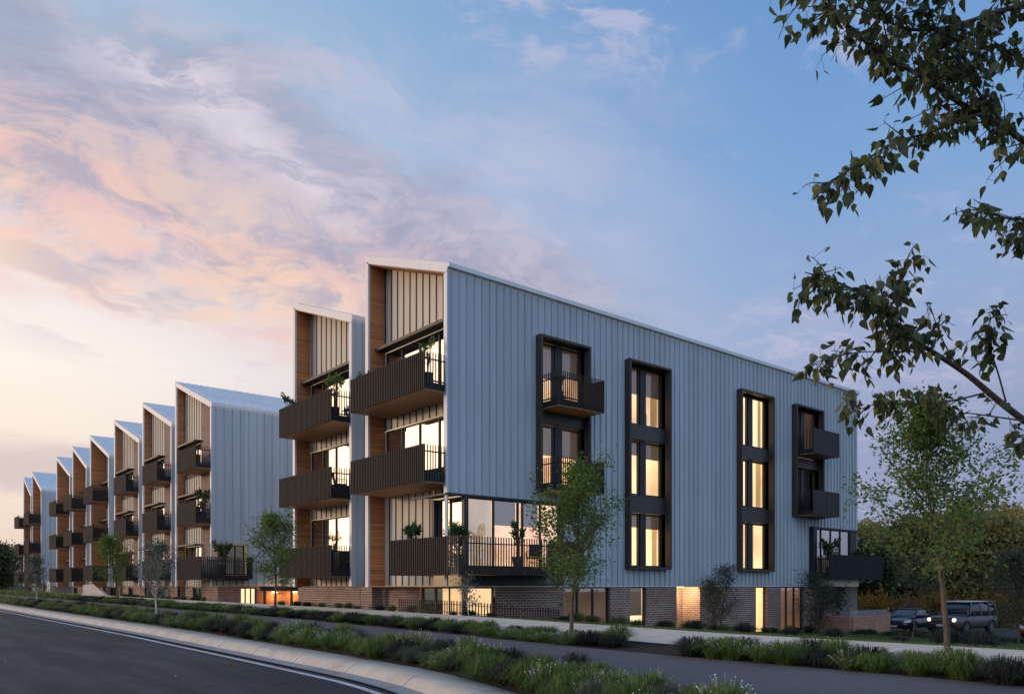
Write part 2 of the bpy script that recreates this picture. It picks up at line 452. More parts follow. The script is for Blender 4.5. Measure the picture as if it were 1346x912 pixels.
def holed(mb, F, a0, a1, z0, ztop, holes, depth=.18, th=None):
    """wall sheet with rectangular holes and their reveals; ztop may be a function of a"""
    zt = ztop if callable(ztop) else (lambda a: ztop)
    aa = sorted(set([a0, a1] + [h[i] for h in holes for i in (0, 1) if a0 < h[i] < a1]))
    for b0, b1 in zip(aa, aa[1:]):
        mid = (b0 + b1) / 2
        hs = sorted([(h[2], h[3]) for h in holes if h[0] < mid < h[1]])
        z = z0
        for h0, h1 in hs:
            if h0 > z + 1e-4: mb.quad(F.P(b0, 0, z), F.P(b1, 0, z), F.P(b1, 0, h0), F.P(b0, 0, h0))
            z = max(z, h1)
        if z < max(zt(b0), zt(b1)) - 1e-4:
            mb.quad(F.P(b0, 0, z), F.P(b1, 0, z), F.P(b1, 0, zt(b1)), F.P(b0, 0, zt(b0)))
    for h in holes:
        l, r, b, t = h
        if l > a0: mb.quad(F.P(l, 0, b), F.P(l, depth, b), F.P(l, depth, t), F.P(l, 0, t))
        if r < a1: mb.quad(F.P(r, 0, b), F.P(r, depth, b), F.P(r, depth, t), F.P(r, 0, t))
        l, r = max(l, a0), min(r, a1)
        mb.quad(F.P(l, 0, t), F.P(r, 0, t), F.P(r, depth, t), F.P(l, depth, t))
        mb.quad(F.P(l, 0, b), F.P(r, 0, b), F.P(r, depth, b), F.P(l, depth, b))

def ribs(mb, F, a0, a1, z0, ztop, holes, step, w=.024, proud=.035, start=None):
    zt = ztop if callable(ztop) else (lambda a: ztop)
    a = a0 + (step / 2 if start is None else start)
    while a < a1 - .01:
        z = z0
        for h0, h1 in sorted([(h[2], h[3]) for h in holes if h[0] - w < a < h[1] + w]):
            if h0 > z + .01: F.box(mb, a - w / 2, a + w / 2, -proud, .004, z, h0)
            z = max(z, h1)
        if z < zt(a) - .02: F.box(mb, a - w / 2, a + w / 2, -proud, .004, z, zt(a) - .01)
        a += step

def window(parent, F, a0, a1, z0, z1, panes, lit, blind=0, glass='glass', fr=.06, room=1.3, mat='black', d=.06, curtain=None, blinds=None):
    """frame mesh = the part; pane, blind, curtain and interior are its sub-parts. panes: list of relative pane edges or count"""
    edges = [a0 + (a1 - a0) * k / panes for k in range(panes + 1)] if isinstance(panes, int) else [a0 + (a1 - a0) * k for k in panes]
    mb = MB()
    F.box(mb, a0, a1, d, d + .09, z0, z0 + fr); F.box(mb, a0, a1, d, d + .09, z1 - fr, z1)
    for k, e in enumerate(edges):
        l = e - fr / 2; r = e + fr / 2
        if k == 0: l, r = a0, a0 + fr
        if k == len(edges) - 1: l, r = a1 - fr, a1
        F.box(mb, l, r, d - .004, d + .094, z0 + fr, z1 - fr)
    w = mb.build('window', M[mat], parent)
    mp = MB(); F.quad(mp, a0 + fr * .5, a1 - fr * .5, d + .045, z0 + fr * .5, z1 - fr * .5); mp.build('pane', M[glass], w)
    if blind:
        mbl = MB()
        for k in range(len(edges) - 1):
            bb = blind if blinds is None else blinds[k % len(blinds)]
            if bb <= 0: continue
            F.box(mbl, edges[k] + .05, edges[k + 1] - .05, d + .13, d + .145, z1 - fr - (z1 - z0) * bb, z1 - fr * .5)
        if mbl.v: mbl.build('blind', M['blind'], w)
    if curtain:
        mc = MB(); l, r = curtain
        n = 10; pts = [(l + (r - l) * k / n, d + .22 + (.035 if k % 2 else 0)) for k in range(n + 1)]
        for (p0, q0), (p1, q1) in zip(pts, pts[1:]):
            mc.quad(F.P(p0, q0, z0 + .03), F.P(p1, q1, z0 + .03), F.P(p1, q1, z1 - .03), F.P(p0, q0, z1 - .03))
        mc.build('curtain', M['curtain'], w)
    mr_ = MB(); D0 = d + .1; D1 = d + room
    F.quad(mr_, a0, a1, D1, z0, z1)
    mr_.quad(F.P(a0, D0, z0), F.P(a0, D1, z0), F.P(a0, D1, z1), F.P(a0, D0, z1))
    mr_.quad(F.P(a1, D0, z0), F.P(a1, D1, z0), F.P(a1, D1, z1), F.P(a1, D0, z1))
    mr_.quad(F.P(a0, D0, z0), F.P(a1, D0, z0), F.P(a1, D1, z0), F.P(a0, D1, z0))
    mr_.quad(F.P(a0, D0, z1), F.P(a1, D0, z1), F.P(a1, D1, z1), F.P(a0, D1, z1))
    mr_.build('interior', M[lit], w)
    if a1 - a0 > .8 and lit not in ('lit_dim', 'unlit'):
        fr_ = random.Random(int(a0 * 977 + z0 * 131)); mfu = MB(); b0 = a0 + (a1 - a0) * fr_.uniform(.05, .4); bw = min((a1 - a0) * .5, fr_.uniform(.7, 1.8)); hh = fr_.uniform(.55, .95)
        F.box(mfu, b0, b0 + bw, D1 - .5, D1 - .06, z0 + .01, z0 + hh); F.box(mfu, b0 + .1 * bw, b0 + .45 * bw, D1 - .05, D1 - .02, z0 + 1.25, z0 + 1.75)
        mfu.build('furniture', M['furniture'], w)
    return w

def pickets(mb, F, a0, a1, z0, z1, d, step=.115, w=.032, dep=.03):
    n = max(1, int(round((a1 - a0) / step)))
    for k in range(n + 1):
        a = a0 + (a1 - a0) * k / n
        F.box(mb, a - w / 2, a + w / 2, d, d + dep, z0, z1)

def screen_panel(parent, F, a0, a1, z0, z1, d, mat='slat', step=.125, name='screen'):
    mb = MB(); F.box(mb, a0, a1, d + .03, d + .05, z0, z1)
    pickets(mb, F, a0 + .02, a1 - .02, z0 - .01, z1 + .012, d - .012, step, .045, .045)
    return mb.build(name, M[mat], parent)

def railing(parent, F, a0, a1, z0, z1, d, mat='black', step=.115, slab_h=.28):
    mb = MB(); pickets(mb, F, a0 + .016, a1 - .016, z0, z1, d, step)
    F.box(mb, a0, a1, d + .032, d + .062, z1 - .26, z1 - .215); F.box(mb, a0, a1, d + .032, d + .062, z0 + slab_h, z0 + slab_h + .05)
    return mb.build('railing', M[mat], parent)

LV = [.40, 3.70, 6.98]           # undersides of the balcony slabs
BH = 1.32                        # slab fascia and balustrade

def front_balcony(parent, x0, xb, y0, y1, zb, split=None, smat='slat', solid_side=False):
    """box balcony on the street front: batten screen facing the street, open pickets on its camera-side end"""
    mb = MB(); mb.box(x0 + .06, xb, y0 + .05, y1 - .03, zb + .02, zb + .27)
    b = mb.build('balcony', M['black'], parent)
    sf = MB(); sf.box(x0 + .07, xb, y0 + .06, y1 - .04, zb - .012, zb + .018); sf.build('soffit', M['soffit'], b)
    Fx = Face('x', x0)
    ya = y0
    if split: ya = split; railing(b, Fx, y0 + .03, split, zb + .02, zb + BH, 0)
    screen_panel(b, Fx, ya, y1, zb, zb + BH, 0, smat)
    Fy = Face('y', y0)
    railing(b, Fy, x0 + .03, xb - .02, zb + .02, zb + BH, 0)
    Fy2 = Face('y', y1 - .04)
    mb2 = MB(); Fy2.box(mb2, x0 + .06, xb, 0, .03, zb, zb + BH); mb2.build('end_screen', M[smat], b)
    return b

def roof_slab(parent, x0, x1, y0, y1, ze, zt, th=.32, seam=.45):
    mb = MB()
    yo = y0 - .05
    mb.prism([(x0, yo, ze - th * .5), (x0, y0 + .01, ze - th), (x0, y1 + .01, zt - th), (x0, y1 + .01, zt), (x0, yo, ze)], [(x1, yo, ze - th * .5), (x1, y0 + .01, ze - th), (x1, y1 + .01, zt - th), (x1, y1 + .01, zt), (x1, yo, ze)])
    r = mb.build('roof', M['white'], parent)
    ms = MB(); ms.quad((x0 + .05, y0 - .05, ze - .05 * .36 + .012), (x1, y0 - .05, ze - .05 * .36 + .012), (x1, y1, zt + .012), (x0 + .05, y1, zt + .012))
    x = x0 + .3
    while x < x1:
        ms.prism([(x - .012, y0 - .05, ze), (x + .012, y0 - .05, ze), (x + .012, y1, zt), (x - .012, y1, zt)],
                 [(x - .012, y0 - .05, ze + .045), (x + .012, y0 - .05, ze + .045), (x + .012, y1, zt + .045), (x - .012, y1, zt + .045)])
        x += seam
    ms.build('roof_sheet', M['rooft'], r)
    return r

def gable(root, y0, y1, ze, zt, xf, rec, xb, side_holes=(), cut=None, side_step=.35, front='main', bal=None, side_z0=0.0, lits=('lit_bright',) * 3, pier=0, canopies=(9.78,), levels=(0, 1, 2), sidemat='clad'):
    sl = (zt - ze) / (y1 - y0)
    zr = lambda y: ze + (y - y0) * sl
    roof_slab(root, xf, xb, y0, y1, ze, zt)
    # gutter line on the low side
    # camera-side wall
    mb = MB(); Fy = Face('y', y0)
    holes = [tuple(h) for h in side_holes]
    holed(mb, Fy, xf + .02, xb, side_z0, ze - .10, holes)
    ribs(mb, Fy, xf + .02, xb, side_z0, ze - .17, holes, side_step, .018, .065)
    mb.box(xf + .02, xf + .08, y0 + .01, y0 + .16, side_z0, ze - .33)
    holed(mb, Face('y', y0 + .16), xf + .02, xf + rec, side_z0, ze - .33, [h for h in holes if h[0] <= xf + .03], 0)
    mb.build('wall', M[sidemat], root)
    me = MB(); z_e = side_z0
    for h in holes:
        if h[0] <= xf + .03: z_e = h[3]
    me.box(xf - .012, xf + .02, y0 - .036, y0 + .17, z_e, ze - .33)
    me.build('corner_trim', M['white'], root)
    # high-side fin wall
    mf = MB(); mf.box(xf, xb, y1 - .24, y1, -.04, zt - .34)
    mf.build('fin_wall', M['white'], root)
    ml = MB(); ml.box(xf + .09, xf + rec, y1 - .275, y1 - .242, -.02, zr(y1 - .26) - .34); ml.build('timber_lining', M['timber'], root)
    mso = MB(); yb_, ya_ = y1 - .245, y0 + .165
    mso.prism([(xf + .09, ya_, zr(ya_) - .36), (xf + rec, ya_, zr(ya_) - .36), (xf + rec, yb_, zr(yb_) - .36), (xf + .09, yb_, zr(yb_) - .36)],
              [(xf + .09, ya_, zr(ya_) - .325), (xf + rec, ya_, zr(ya_) - .325), (xf + rec, yb_, zr(yb_) - .325), (xf + .09, yb_, zr(yb_) - .325)])
    mso.build('eave_soffit', M['soffit'], root)
    # rear wall
    mrw = MB(); mrw.poly([(xb - .02, y0, -3.2), (xb - .02, y1, -3.2), (xb - .02, y1, zt - .33), (xb - .02, y0, ze - .33)]); mrw.build('rear_wall', M['clad'], root)
    return zr

def cream_panel(root, F, a0, a1, z0, ztop, step=.46, mat='cream'):
    mb = MB(); holed(mb, F, a0, a1, z0, ztop, []); n = len(mb.f)
    ribs(mb, F, a0, a1, z0, ztop, [], step, .05, .03)
    p = mb.build('panel', M[mat], root); p.data.materials.append(M['black'])
    for k, f in enumerate(p.data.polygons): f.material_index = 0 if k < n else 1
    return p

def slab_band(root, F, a0, a1, zb):
    mb = MB(); F.box(mb, a0, a1, -.012, .2, zb + .002, zb + .298); mb.build('floor_band', M['black'], root)

def canopy(root, F, a0, a1, z, proj=.55):
    mb = MB(); F.box(mb, a0, a1, -proj, 0, z, z + .06); F.box(mb, a0, a1, -proj - .012, -proj, z - .03, z + .09)
    mb.build('canopy', M['black'], root)

# ================================================================== nearest apartment building
XF, Y0, XB = 16.5, 23.6, 46.4
A = empty('apartment_building', (0, 0, 0), 0, 'nearest sawtooth apartment building with a long grey metal side wall and dark framed windows', 'apartment building')
REC = .8
boxes = [(20.77, 23.55, 3.74, 9.87, 'bal'), (25.92, 28.73, .74, 9.85, 'win'), (34.16, 37.10, .74, 9.85, 'win'), (39.20, 42.05, 3.76, 9.83, 'bal')]
holes = [(b[0] + .10, b[1] - .10, b[2] + .10, b[3] - .10) for b in boxes]
holes += [(XF - 1, 22.3, -.1, 3.36), (40.95, XB + 1, -.1, 3.30)]
zr1 = gable(A, Y0, 29.5, 11.6, 13.75, XF, REC, XB, holes, sidemat='clad')
mb = MB(); mb.box(XF - .01, XB, Y0 - .16, Y0 - .055, 11.44, 11.595); mb.build('roof_gutter', M['white'], A)
mb = MB(); mb.box(XF + .05, 22.3, Y0 - .03, Y0 + .12, 3.29, 3.37); mb.box(XF - .05, XF + .05, Y0 - .03, 26.0, 3.29, 3.35); mb.build('head_trim', M['black'], A)
mb = MB(); mb.box(XF + .1, 17.28, Y0 + .13, 25.6, 3.34, 3.36); mb.build('loggia_soffit', M['dark'], A)
# front wall of the end gable
F1 = Face('x', XF + REC)
ya, yb = Y0 + .17, 29.22
cream_panel(A, F1, ya, yb, 9.86, lambda y: zr1(y) - .34, .47)
canopy(A, Face('x', XF + REC), ya, yb - .02, 9.77, .5)
window(A, F1, ya, yb, 7.28, 9.76, [0, .24, .47, .74, 1] if False else [0, .29, .54, .78, 1], 'lit_bright', .3, blinds=[0, 0, 0, .95], curtain=(ya + 1.6, ya + 2.8))
cream_panel(A, F1, ya, yb, 6.50, 6.98, .47)
window(A, F1, ya, yb, 4.0, 6.49, [0, .29, .54, .78, 1], 'lit_bright', .3, blinds=[0, 0, 0, .55], curtain=(ya + .1, ya + 1.5))
cream_panel(A, F1, 25.62, yb, 0.02, 3.69, .50)
cream_panel(A, F1, ya, 25.6, 3.4, 3.69, .50)
mb = MB(); mb.box(17.2, 17.42, 25.45, 25.62, .66, 3.3); mb.box(17.28, 17.46, Y0 + .0, Y0 + .17, .66, 3.3); mb.build('corner_post', M['black'], A)
window(A, F1, ya, 25.45, .68, 3.30, 2, 'lit_soft', .3, glass='glass_dark', blinds=[0, 0])
F0 = Face('y', Y0)
window(A, F0, 17.46, 22.1, .68, 3.29, [0, .27, .53, .58, .78, 1], 'lit_soft', .3, glass='glass_dark', blinds=[0, .35, 0, .35, 0], room=2.2)
mb = MB(); mb.box(22.1, 22.3, Y0 + .02, Y0 + .18, .4, 3.36); mb.build('end_panel', M['dark'], A)
for z in LV[1:]: front_balcony(A, 15.55, XF + REC - .02, Y0 + .04, 28.97, z)
for z in LV[1:]: slab_band(A, F1, Y0 + .17, 29.22, z)
# street level glazing and brick of the corner
def brick_wall(F, a0, a1, z0, z1, holes, mat='brick', depth=.2):
    mb = MB(); holed(mb, F, a0, a1, z0, z1, holes, depth); return mb.build('brick_base', M[mat], A)
gh = [(22.3, 25.05, -2.2, -.03), (26.3, 27.4, -2.2, -.03), (29.5, 31.25, -2.7, -.03), (35.9, 36.9, -2.55, -.03), (38.2, 40.5, -2.4, -.03)]
brick_wall(Face('y', Y0 + .03), 18.75, 41.0, -3.3, -.012, gh)
brick_wall(Face('x', XF + REC + .03), 26.65, 29.3, -3.0, -.012, [])
window(A, Face('y', Y0 + .06), 17.45, 18.75, -1.9, -.03, 1, 'lit_warm', 0, room=1.5)
window(A, Face('x', XF + REC + .05), Y0 + .2, 26.62, -1.9, -.03, 3, 'lit_warm', 0, room=1.3)
mb = MB(); mb.box(17.3, 17.46, Y0 + .03, Y0 + .2, -2.5, -.012); mb.build('corner_post', M['black'], A)
FG = Face('y', Y0 + .10)
window(A, FG, *gh[0], 3, 'lit_dim', 0, glass='glass_dark', room=2.0)
window(A, FG, *gh[1], 1, 'lit_bright', .55, blinds=[.56], mat='dark')
window(A, FG, *gh[3], 1, 'lit_warm', 0, mat='dark')
window(A, FG, *gh[4], 3, 'lit_dim', 0, glass='glass_dark', room=2.5)
mb = MB(); Fp = Face('y', Y0 + 1.1); Fp.quad(mb, 29.5, 31.25, 0, -3.0, -.03); mb.quad((29.5, Y0 + .23, -3), (29.5, Y0 + 1.1, -3), (29.5, Y0 + 1.1, -.03), (29.5, Y0 + .23, -.03))
mb.quad((31.25, Y0 + .23, -3), (31.25, Y0 + 1.1, -3), (31.25, Y0 + 1.1, -.03), (31.25, Y0 + .23, -.03)); mb.build('porch_wall', M['brick'], A)
mb = MB(); mb.box(29.5, 31.25, Y0 + .23, Y0 + 1.1, -.03, -.01); mb.build('porch_ceiling', M['white'], A)
mb = MB(); mb.box(30.2, 30.55, Y0 + .45, Y0 + .75, -.06, -.032); mb.build('porch_lamp', M['lampglow'], A)
# cladding soffit closing the gap above the brick, spandrel under the corner balcony
mb = MB(); mb.box(17.3, 22.28, Y0 + .01, Y0 + .2, 0.0, .40); mb.build('spandrel', M['dark'], A)
mb = MB(); mb.box(XF + .02, 17.3, Y0 + .16, 29.26, -.03, -.005); mb.build('overhang_soffit', M['soffit'], A)
mb = MB(); mb.box(XF + .02, XB, Y0 - .02, Y0 + .06, -.03, -.004); mb.build('base_flashing', M['white'], A)

# corner balcony
def corner_balcony():
    zb = LV[0]; x0, y0 = 15.55, 21.54
    mb = MB(); mb.box(x0 + .06, 17.28, y0 + .05, 25.85, zb + .02, zb + .25); mb.box(17.28, 21.4, y0 + .05, Y0 - .01, zb + .02, zb + .25)
    b = mb.build('balcony', M['black'], A)
    mb = MB(); mb.box(x0 + .07, 17.27, y0 + .06, 25.84, zb - .012, zb + .018); mb.box(17.282, 21.38, y0 + .06, Y0 - .012, zb - .012, zb + .018); mb.build('soffit', M['dark'], b)
    Fx = Face('x', x0); Fy = Face('y', y0)
    screen_panel(b, Fx, 22.2, 25.9, zb, zb + BH - .03, 0, 'slat', .12)
    railing(b, Fx, y0 + .03, 22.18, zb + .02, zb + BH - .03, 0)
    mb = MB(); pickets(mb, Fy, x0 + .05, 21.38, zb - .02, zb + BH - .03, 0, .118)
    Fy.box(mb, x0, 21.4, .032, .062, zb + BH - .29, zb + BH - .25); Fy.box(mb, x0 + .02, 21.4, .032, .05, zb - .01, zb + .3); mb.build('railing', M['slat'], b)
    mb = MB(); mb.box(21.36, 21.4, y0 + .04, Y0 - .02, zb, zb + BH - .03); mb.build('end_screen', M['black'], b)
corner_balcony()
# dark window surrounds on the side wall
def surround(x0, x1, z0, z1, mat='surround'):
    mb = MB(); y0, y1, th = Y0 - .32, Y0 + .30, .10
    mb.box(x0, x0 + th, y0, y1, z0, z1); mb.box(x1 - th, x1, y0, y1, z0, z1)
    mb.box(x0 + th, x1 - th, y0, y1, z1 - th, z1); mb.box(x0 + th, x1 - th, y0, y1, z0, z0 + th)
    return mb.build('window_surround', M[mat], A)
LVW = [(.84, 3.24), (4.02, 6.46), (7.14, 9.74)]
def side_window(x0, x1, z0, z1, lit, bl, glass='glass', cur=None):
    l, r = x0 + .12, x1 - .12
    F = Face('y', Y0 + .22)
    w = r - l
    window(A, F, l + .02, l + .42 * w, z0, z1, 1, lit, max(bl[0], .01), glass, .09, blinds=[bl[0]], d=0, room=1.2, mat='dark')
    mb = MB(); F.box(mb, l + .42 * w, l + .56 * w, -.06, .09, z0, z1); F.box(mb, l, l + .02, 0, .09, z0, z1); mb.build('mullion', M['black'], A)
    window(A, F, l + .56 * w, r, z0, z1, 1, lit, max(bl[1], .01), glass, .09, blinds=[bl[1]], d=0, room=1.2, mat='dark', curtain=None if cur is None else (l + (.56 + .44 * cur[0]) * w + .06, l + (.56 + .44 * cur[1]) * w - .04))
def side_infill(x0, x1, zz):
    for z0, z1 in zz:
        mb = MB(); mb.box(x0 + .102, x1 - .102, Y0 + .0, Y0 + .30, z0, z1); mb.build('spandrel', M['dark'], A)
for x0, x1, z0, z1, k in boxes:
    surround(x0, x1, z0, z1)
    if k == 'win': side_infill(x0, x1, [(3.26, 4.0), (6.48, 7.12)])
    else: side_infill(x0, x1, [(6.48, 7.02)])
bl = {(1, 0): (.22, .24), (1, 1): (.22, .26), (1, 2): (.42, .42)}
for bi, (x0, x1, z0, z1, k) in enumerate(boxes):
    for li, (a, b) in enumerate(LVW):
        if k == 'bal' and li == 0: continue
        if bi == 0: side_window(x0, x1, a, b, 'lit_soft' if li == 2 else 'lit_warm', (.5, .42) if li == 2 else (.45, .45))
        elif bi == 1: side_window(x0, x1, a, b, 'lit_gold', bl[(1, li)], 'glass', ((.62, 1), (0, .3), (.5, 1))[li])
        elif bi == 2: side_window(x0, x1, a, b, 'lit_bright' if li == 2 else 'lit_gold', (0, 0), 'glass', ((0, .45), (.55, 1), (.7, 1))[li])
        else: side_window(x0, x1, a, b, 'lit_dim' if li == 2 else 'unlit', (0, 0), 'glass_mirror')
def side_balcony(x0, x1, zb, solid=False, proj=.9, y_in=Y0 - .3):
    yf = y_in - proj
    mb = MB(); mb.box(x0 + .03, x1 - .03, yf + .05, y_in + .3, zb + .02, zb + .25); b = mb.build('balcony', M['black'], A)
    mb = MB(); mb.box(x0 + .04, x1 - .04, yf + .06, y_in + .29, zb - .012, zb + .018); mb.build('soffit', M['soffit'], b)
    Fx = Face('x', x0)
    if solid:
        mb = MB(); pickets(mb, Fx, yf + .03, y_in + .28, zb + .02, zb + BH, 0, .2, .03); mb.build('railing', M['black'], b)
        mb = MB(); mb.box(x0, x1, yf, yf + .04, zb, zb + BH); pickets(mb, Face('y', yf), x0, x1, zb, zb + BH, -.012, .13, .05, .02); mb.build('screen', M['black'], b)
    else:
        railing(b, Fx, yf + .03, y_in + .28, zb + .02, zb + BH, 0, 'black', .11); railing(b, Face('y', yf), x0 + .0, x1, zb + .02, zb + BH, 0, 'slat', .11)
    mb = MB(); mb.box(x1 - .04, x1, yf + .05, y_in + .28, zb, zb + BH); mb.build('end_screen', M['slat'], b)
    return b
for z in LV[1:]: side_balcony(20.9, 23.4, z - .02)
for z in LV[1:]: side_balcony(39.35, 42.0, z + .1, True)
# far end loggia
window(A, F0, 41.3, 45.6, .68, 3.24, 4, 'lit_pale_reflection', .3, 'glass_mirror', blinds=[0, 0, 0, 0], room=2)
mb = MB(); mb.box(40.95, 41.3, Y0 - .3, Y0 + .2, .4, 3.3); mb.box(41.3, XB, Y0 - .05, Y0 + .2, 3.24, 3.32); mb.box(45.6, XB - .1, Y0 + .02, Y0 + .2, .4, 3.24); mb.build('loggia_frame', M['black'], A)
def end_balcony():
    zb = .40; yf = 22.4; x0, x1 = 41.0, 47.0
    mb = MB(); mb.box(x0 + .05, x1 - .05, yf + .05, Y0 - .06, zb + .02, zb + .25); b = mb.build('balcony', M['black'], A)
    railing(b, Face('x', x0), yf + .03, Y0 - .32, zb, zb + BH, 0, 'black', .1)
    screen_panel(b, Face('y', yf), x0, x1, zb, zb + BH, 0, 'black')
    mb = MB(); mb.box(x1 - .04, x1, yf + .05, Y0 + 3, zb, zb + BH); mb.build('end_screen', M['black'], b)
end_balcony()
mb = MB(); mb.box(42.0, 45.4, Y0 - .6, Y0 - .05, -.02, .38); mb.build('soffit_beam', M['cream'], A)
mb = MB(); mb.box(41.0, XB, Y0 + .02, Y0 + .1, 0, .4); mb.build('spandrel', M['dark'], A)
mb = MB(); holed(mb, Face('y', Y0 + .04), 41.0, 44.0, -3.3, -.012, []); mb.build('brick_base', M['brick'], A)
for z in LV[1:]:
    mb = MB(); mb.box(XB, XB + .45, 24.6, 27.6, z + .1, z + BH); mb.build('rear_balcony', M['black'], A)
# second gable of the same building
Y2a, Y2b = 30.7, 36.58
zr2 = gable(A, Y2a, Y2b, 11.6, 13.75, XF, REC, 40.0)
ya, yb = Y2a + .17, Y2b - .28
cream_panel(A, F1, ya, yb, 9.86, lambda y: zr2(y) - .34, .50)
canopy(A, F1, ya, yb - .02, 9.77, .5)
window(A, F1, ya, yb, 7.28, 9.76, [0, .29, .54, .78, 1], 'lit_bright', .3, blinds=[0, .3, 0, .9], curtain=(ya + .1, ya + 1.3))
cream_panel(A, F1, ya, yb, 6.50, 6.98, .50)
window(A, F1, ya, yb, 4.0, 6.49, [0, .29, .54, .78, 1], 'lit_bright', .3, blinds=[0, 0, 0, .6], curtain=(ya + 1.7, ya + 3.0))
cream_panel(A, F1, ya, yb, 3.2, 3.69, .50)
window(A, F1, ya, yb, .68, 3.19, [0, .29, .54, .78, 1], 'lit_soft', .3, blinds=[0, 0, 0, .5], glass='glass_dark')
cream_panel(A, F1, ya, yb, 0.02, .41, .50)
for z in LV: front_balcony(A, 15.55, XF + REC - .02, Y2a + .02, 35.96, z); slab_band(A, F1, ya, yb, z)
brick_wall(Face('x', XF + .25), 30.4, 36.5, -3.0, -.012, [])
mb = MB(); mb.box(XF + .27, 22, 29.4, 30.42, -3.0, -.014); mb.build('brick_base', M['brick'], A)
mb = MB(); mb.box(XF + .28, 40, 36.3, 36.5, -3.2, -.05); mb.build('brick_base', M['brick'], A)
mb = MB(); mb.box(17.2, XB, 29.5, 30.7, -.01, 10.5) if False else mb.box(21.5, 40, 29.52, 30.68, -.5, 11.0); mb.build('link_wall', M['clad'], A)

# ================================================================== middle building
B = empty('apartment_building', (0, 0, 0), 0, 'middle apartment building of six sawtooth roofs with timber lined balconies', 'apartment building')
def narrow_gable(root, y0, y1, xb, deep=False, step=.5, corner_cut=False, ze=10.92, zt=13.5, lits=('lit_bright',) * 3, no_side=False):
    rec = 1.25 if deep else .55
    hs = [(XF - 1, 18.75, -.1 if False else .35, 2.55)] if corner_cut else []
    zr = gable(root, y0, y1, ze, zt, XF, rec, xb, hs, side_step=step)
    F = Face('x', XF + rec)
    ya, yb = y0 + .17, y1 - .28
    ym = ya + (yb - ya) * .46       # brick pier between the wall and the glazing
    ymx = ym + (yb - ym) * .95
    if not deep:
        mb = MB(); holed(mb, Face('x', XF + rec - .1), ya, ym, -3.0, lambda y: zr(y) - .34, []); mb.quad((XF + rec - .1, ym, -3), (XF + rec + .1, ym, -3), (XF + rec + .1, ym, zr(ym) - .35), (XF + rec - .1, ym, zr(ym) - .35))
        mb.build('brick_pier', M['brick'], root)
    else:
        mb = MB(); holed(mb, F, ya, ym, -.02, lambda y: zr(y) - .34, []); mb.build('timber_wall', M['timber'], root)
    tops = [2.55, 5.75, 9.05]
    for li, zb in enumerate(LV):
        z0 = zb + .28
        window(root, F, ym, yb, z0, tops[li], [0, .35, .7, 1], lits[li], .3, blinds=[0, 0, .8])
        cream_panel(root, F, ym, yb, tops[li] + .01, (LV[li + 1] + .0) if li < 2 else (lambda y: zr(y) - .34), .45)
        slab_band(root, F, ym + .01, yb, zb)
        canopy(root, F, ym - .15, yb - .02, tops[li] + .03, .55)
        bx0 = 15.6 if not deep else 15.3
        front_balcony(root, bx0, XF + rec - .02, y0 + .02 if not (corner_cut and li == 0) else y0 - .85, y0 + 3.45, zb, None)
    cream_panel(root, F, ym, yb, .02, .41, .45)
    # street level
    mb = MB(); holed(mb, Face('x', XF + rec + .08), y0 + .1, y1 - .1, -3, -.012, [(ym + .2, ym + 2.2, -2.2, -.1)]); mb.build('brick_base', M['brick'], root)
    if not corner_cut:
        mb = MB(); holed(mb, Face('y', y0 + .06), XF + rec + .1, xb, -3.2, -.012, []); mb.build('brick_base', M['brick'], root)
    window(root, Face('x', XF + rec + .1), ym + .2, ym + 2.2, -2.2, -.1, 2, 'lit_dim', 0, glass='glass_dark')
    return zr
G = [(47.95, 54.8), (55.6, 62.5), (63.4, 70.7), (72.4, 79.2), (80.6, 86.6), (87.7, 94.4)]
for k, (a, b) in enumerate(G):
    narrow_gable(B, a, b, 34, k > 2, .5, k == 0)
    if k: 
        mb = MB(); mb.box(19, 33, G[k - 1][1] + .01, a - .01, -3, 10.4); mb.build('link_wall', M['clad'], B)
# corner loggia of the first roof, street level of its side wall
F3 = Face('y', 47.95)
mb = MB(); mb.box(XF + .5, 18.75, 48.6, 48.7, .35, 2.6); mb.build('panel', M['cream'], B)
window(B, Face('y', 48.4), XF + .5, 18.7, .68, 2.5, 3, 'lit_bright', .3, blinds=[0, 0, 0])
mb = MB(); mb.box(XF + .05, 18.75, 47.96, 48.6, .35, .6); mb.build('loggia_floor', M['black'], B)
mb = MB(); mb.box(XF + .6, 18.7, 47.1, 47.93, .42, .65); b_ = mb.build('balcony', M['black'], B)
railing(b_, Face('y', 47.1), 16.0, 18.7, .42, .42 + BH, 0); mb = MB(); mb.box(18.66, 18.7, 47.13, 47.93, .42, .42 + BH); mb.build('end_screen', M['black'], b_)
cream_panel(B, Face('y', 47.93), XF + .1, 18.8, .02, .34, .4)
mb = MB(); holed(mb, Face('y', 47.99), XF + .4, 34, -3.2, -.012, [(18.3, 19.3, -2.2, -.1)]); mb.build('brick_base', M['redbrick'], B)
window(B, Face('y', 48.05), 18.3, 19.3, -2.2, -.1, 3, 'lit_bright', 0)
mb = MB()
for x in (19.55, 21.3, 22.2): mb.box(x, x + .09, 47.4, 47.6, -2.2, -.02)
mb.box(19.3, 22.4, 47.38, 47.62, -.3, -.02); mb.build('carport_frame', M['black'], B)
mb = MB(); mb.box(20.2, 20.5, 47.7, 47.9, -.42, -.34); mb.build('wall_lamp', M['lampglow'], B)
mb = MB(); mb.box(21.6, 21.8, 47.7, 47.9, -.42, -.34); mb.build('wall_lamp', M['lampglow'], B)
# ================================================================== far building
D = empty('apartment_building', (0, 0, 0), 0, 'farthest apartment building of two sawtooth roofs at the end of the row', 'apartment building')
for a, b in ((103.0, 108.9), (109.8, 115.0)): narrow_gable(D, a, b, 34, True, .6)

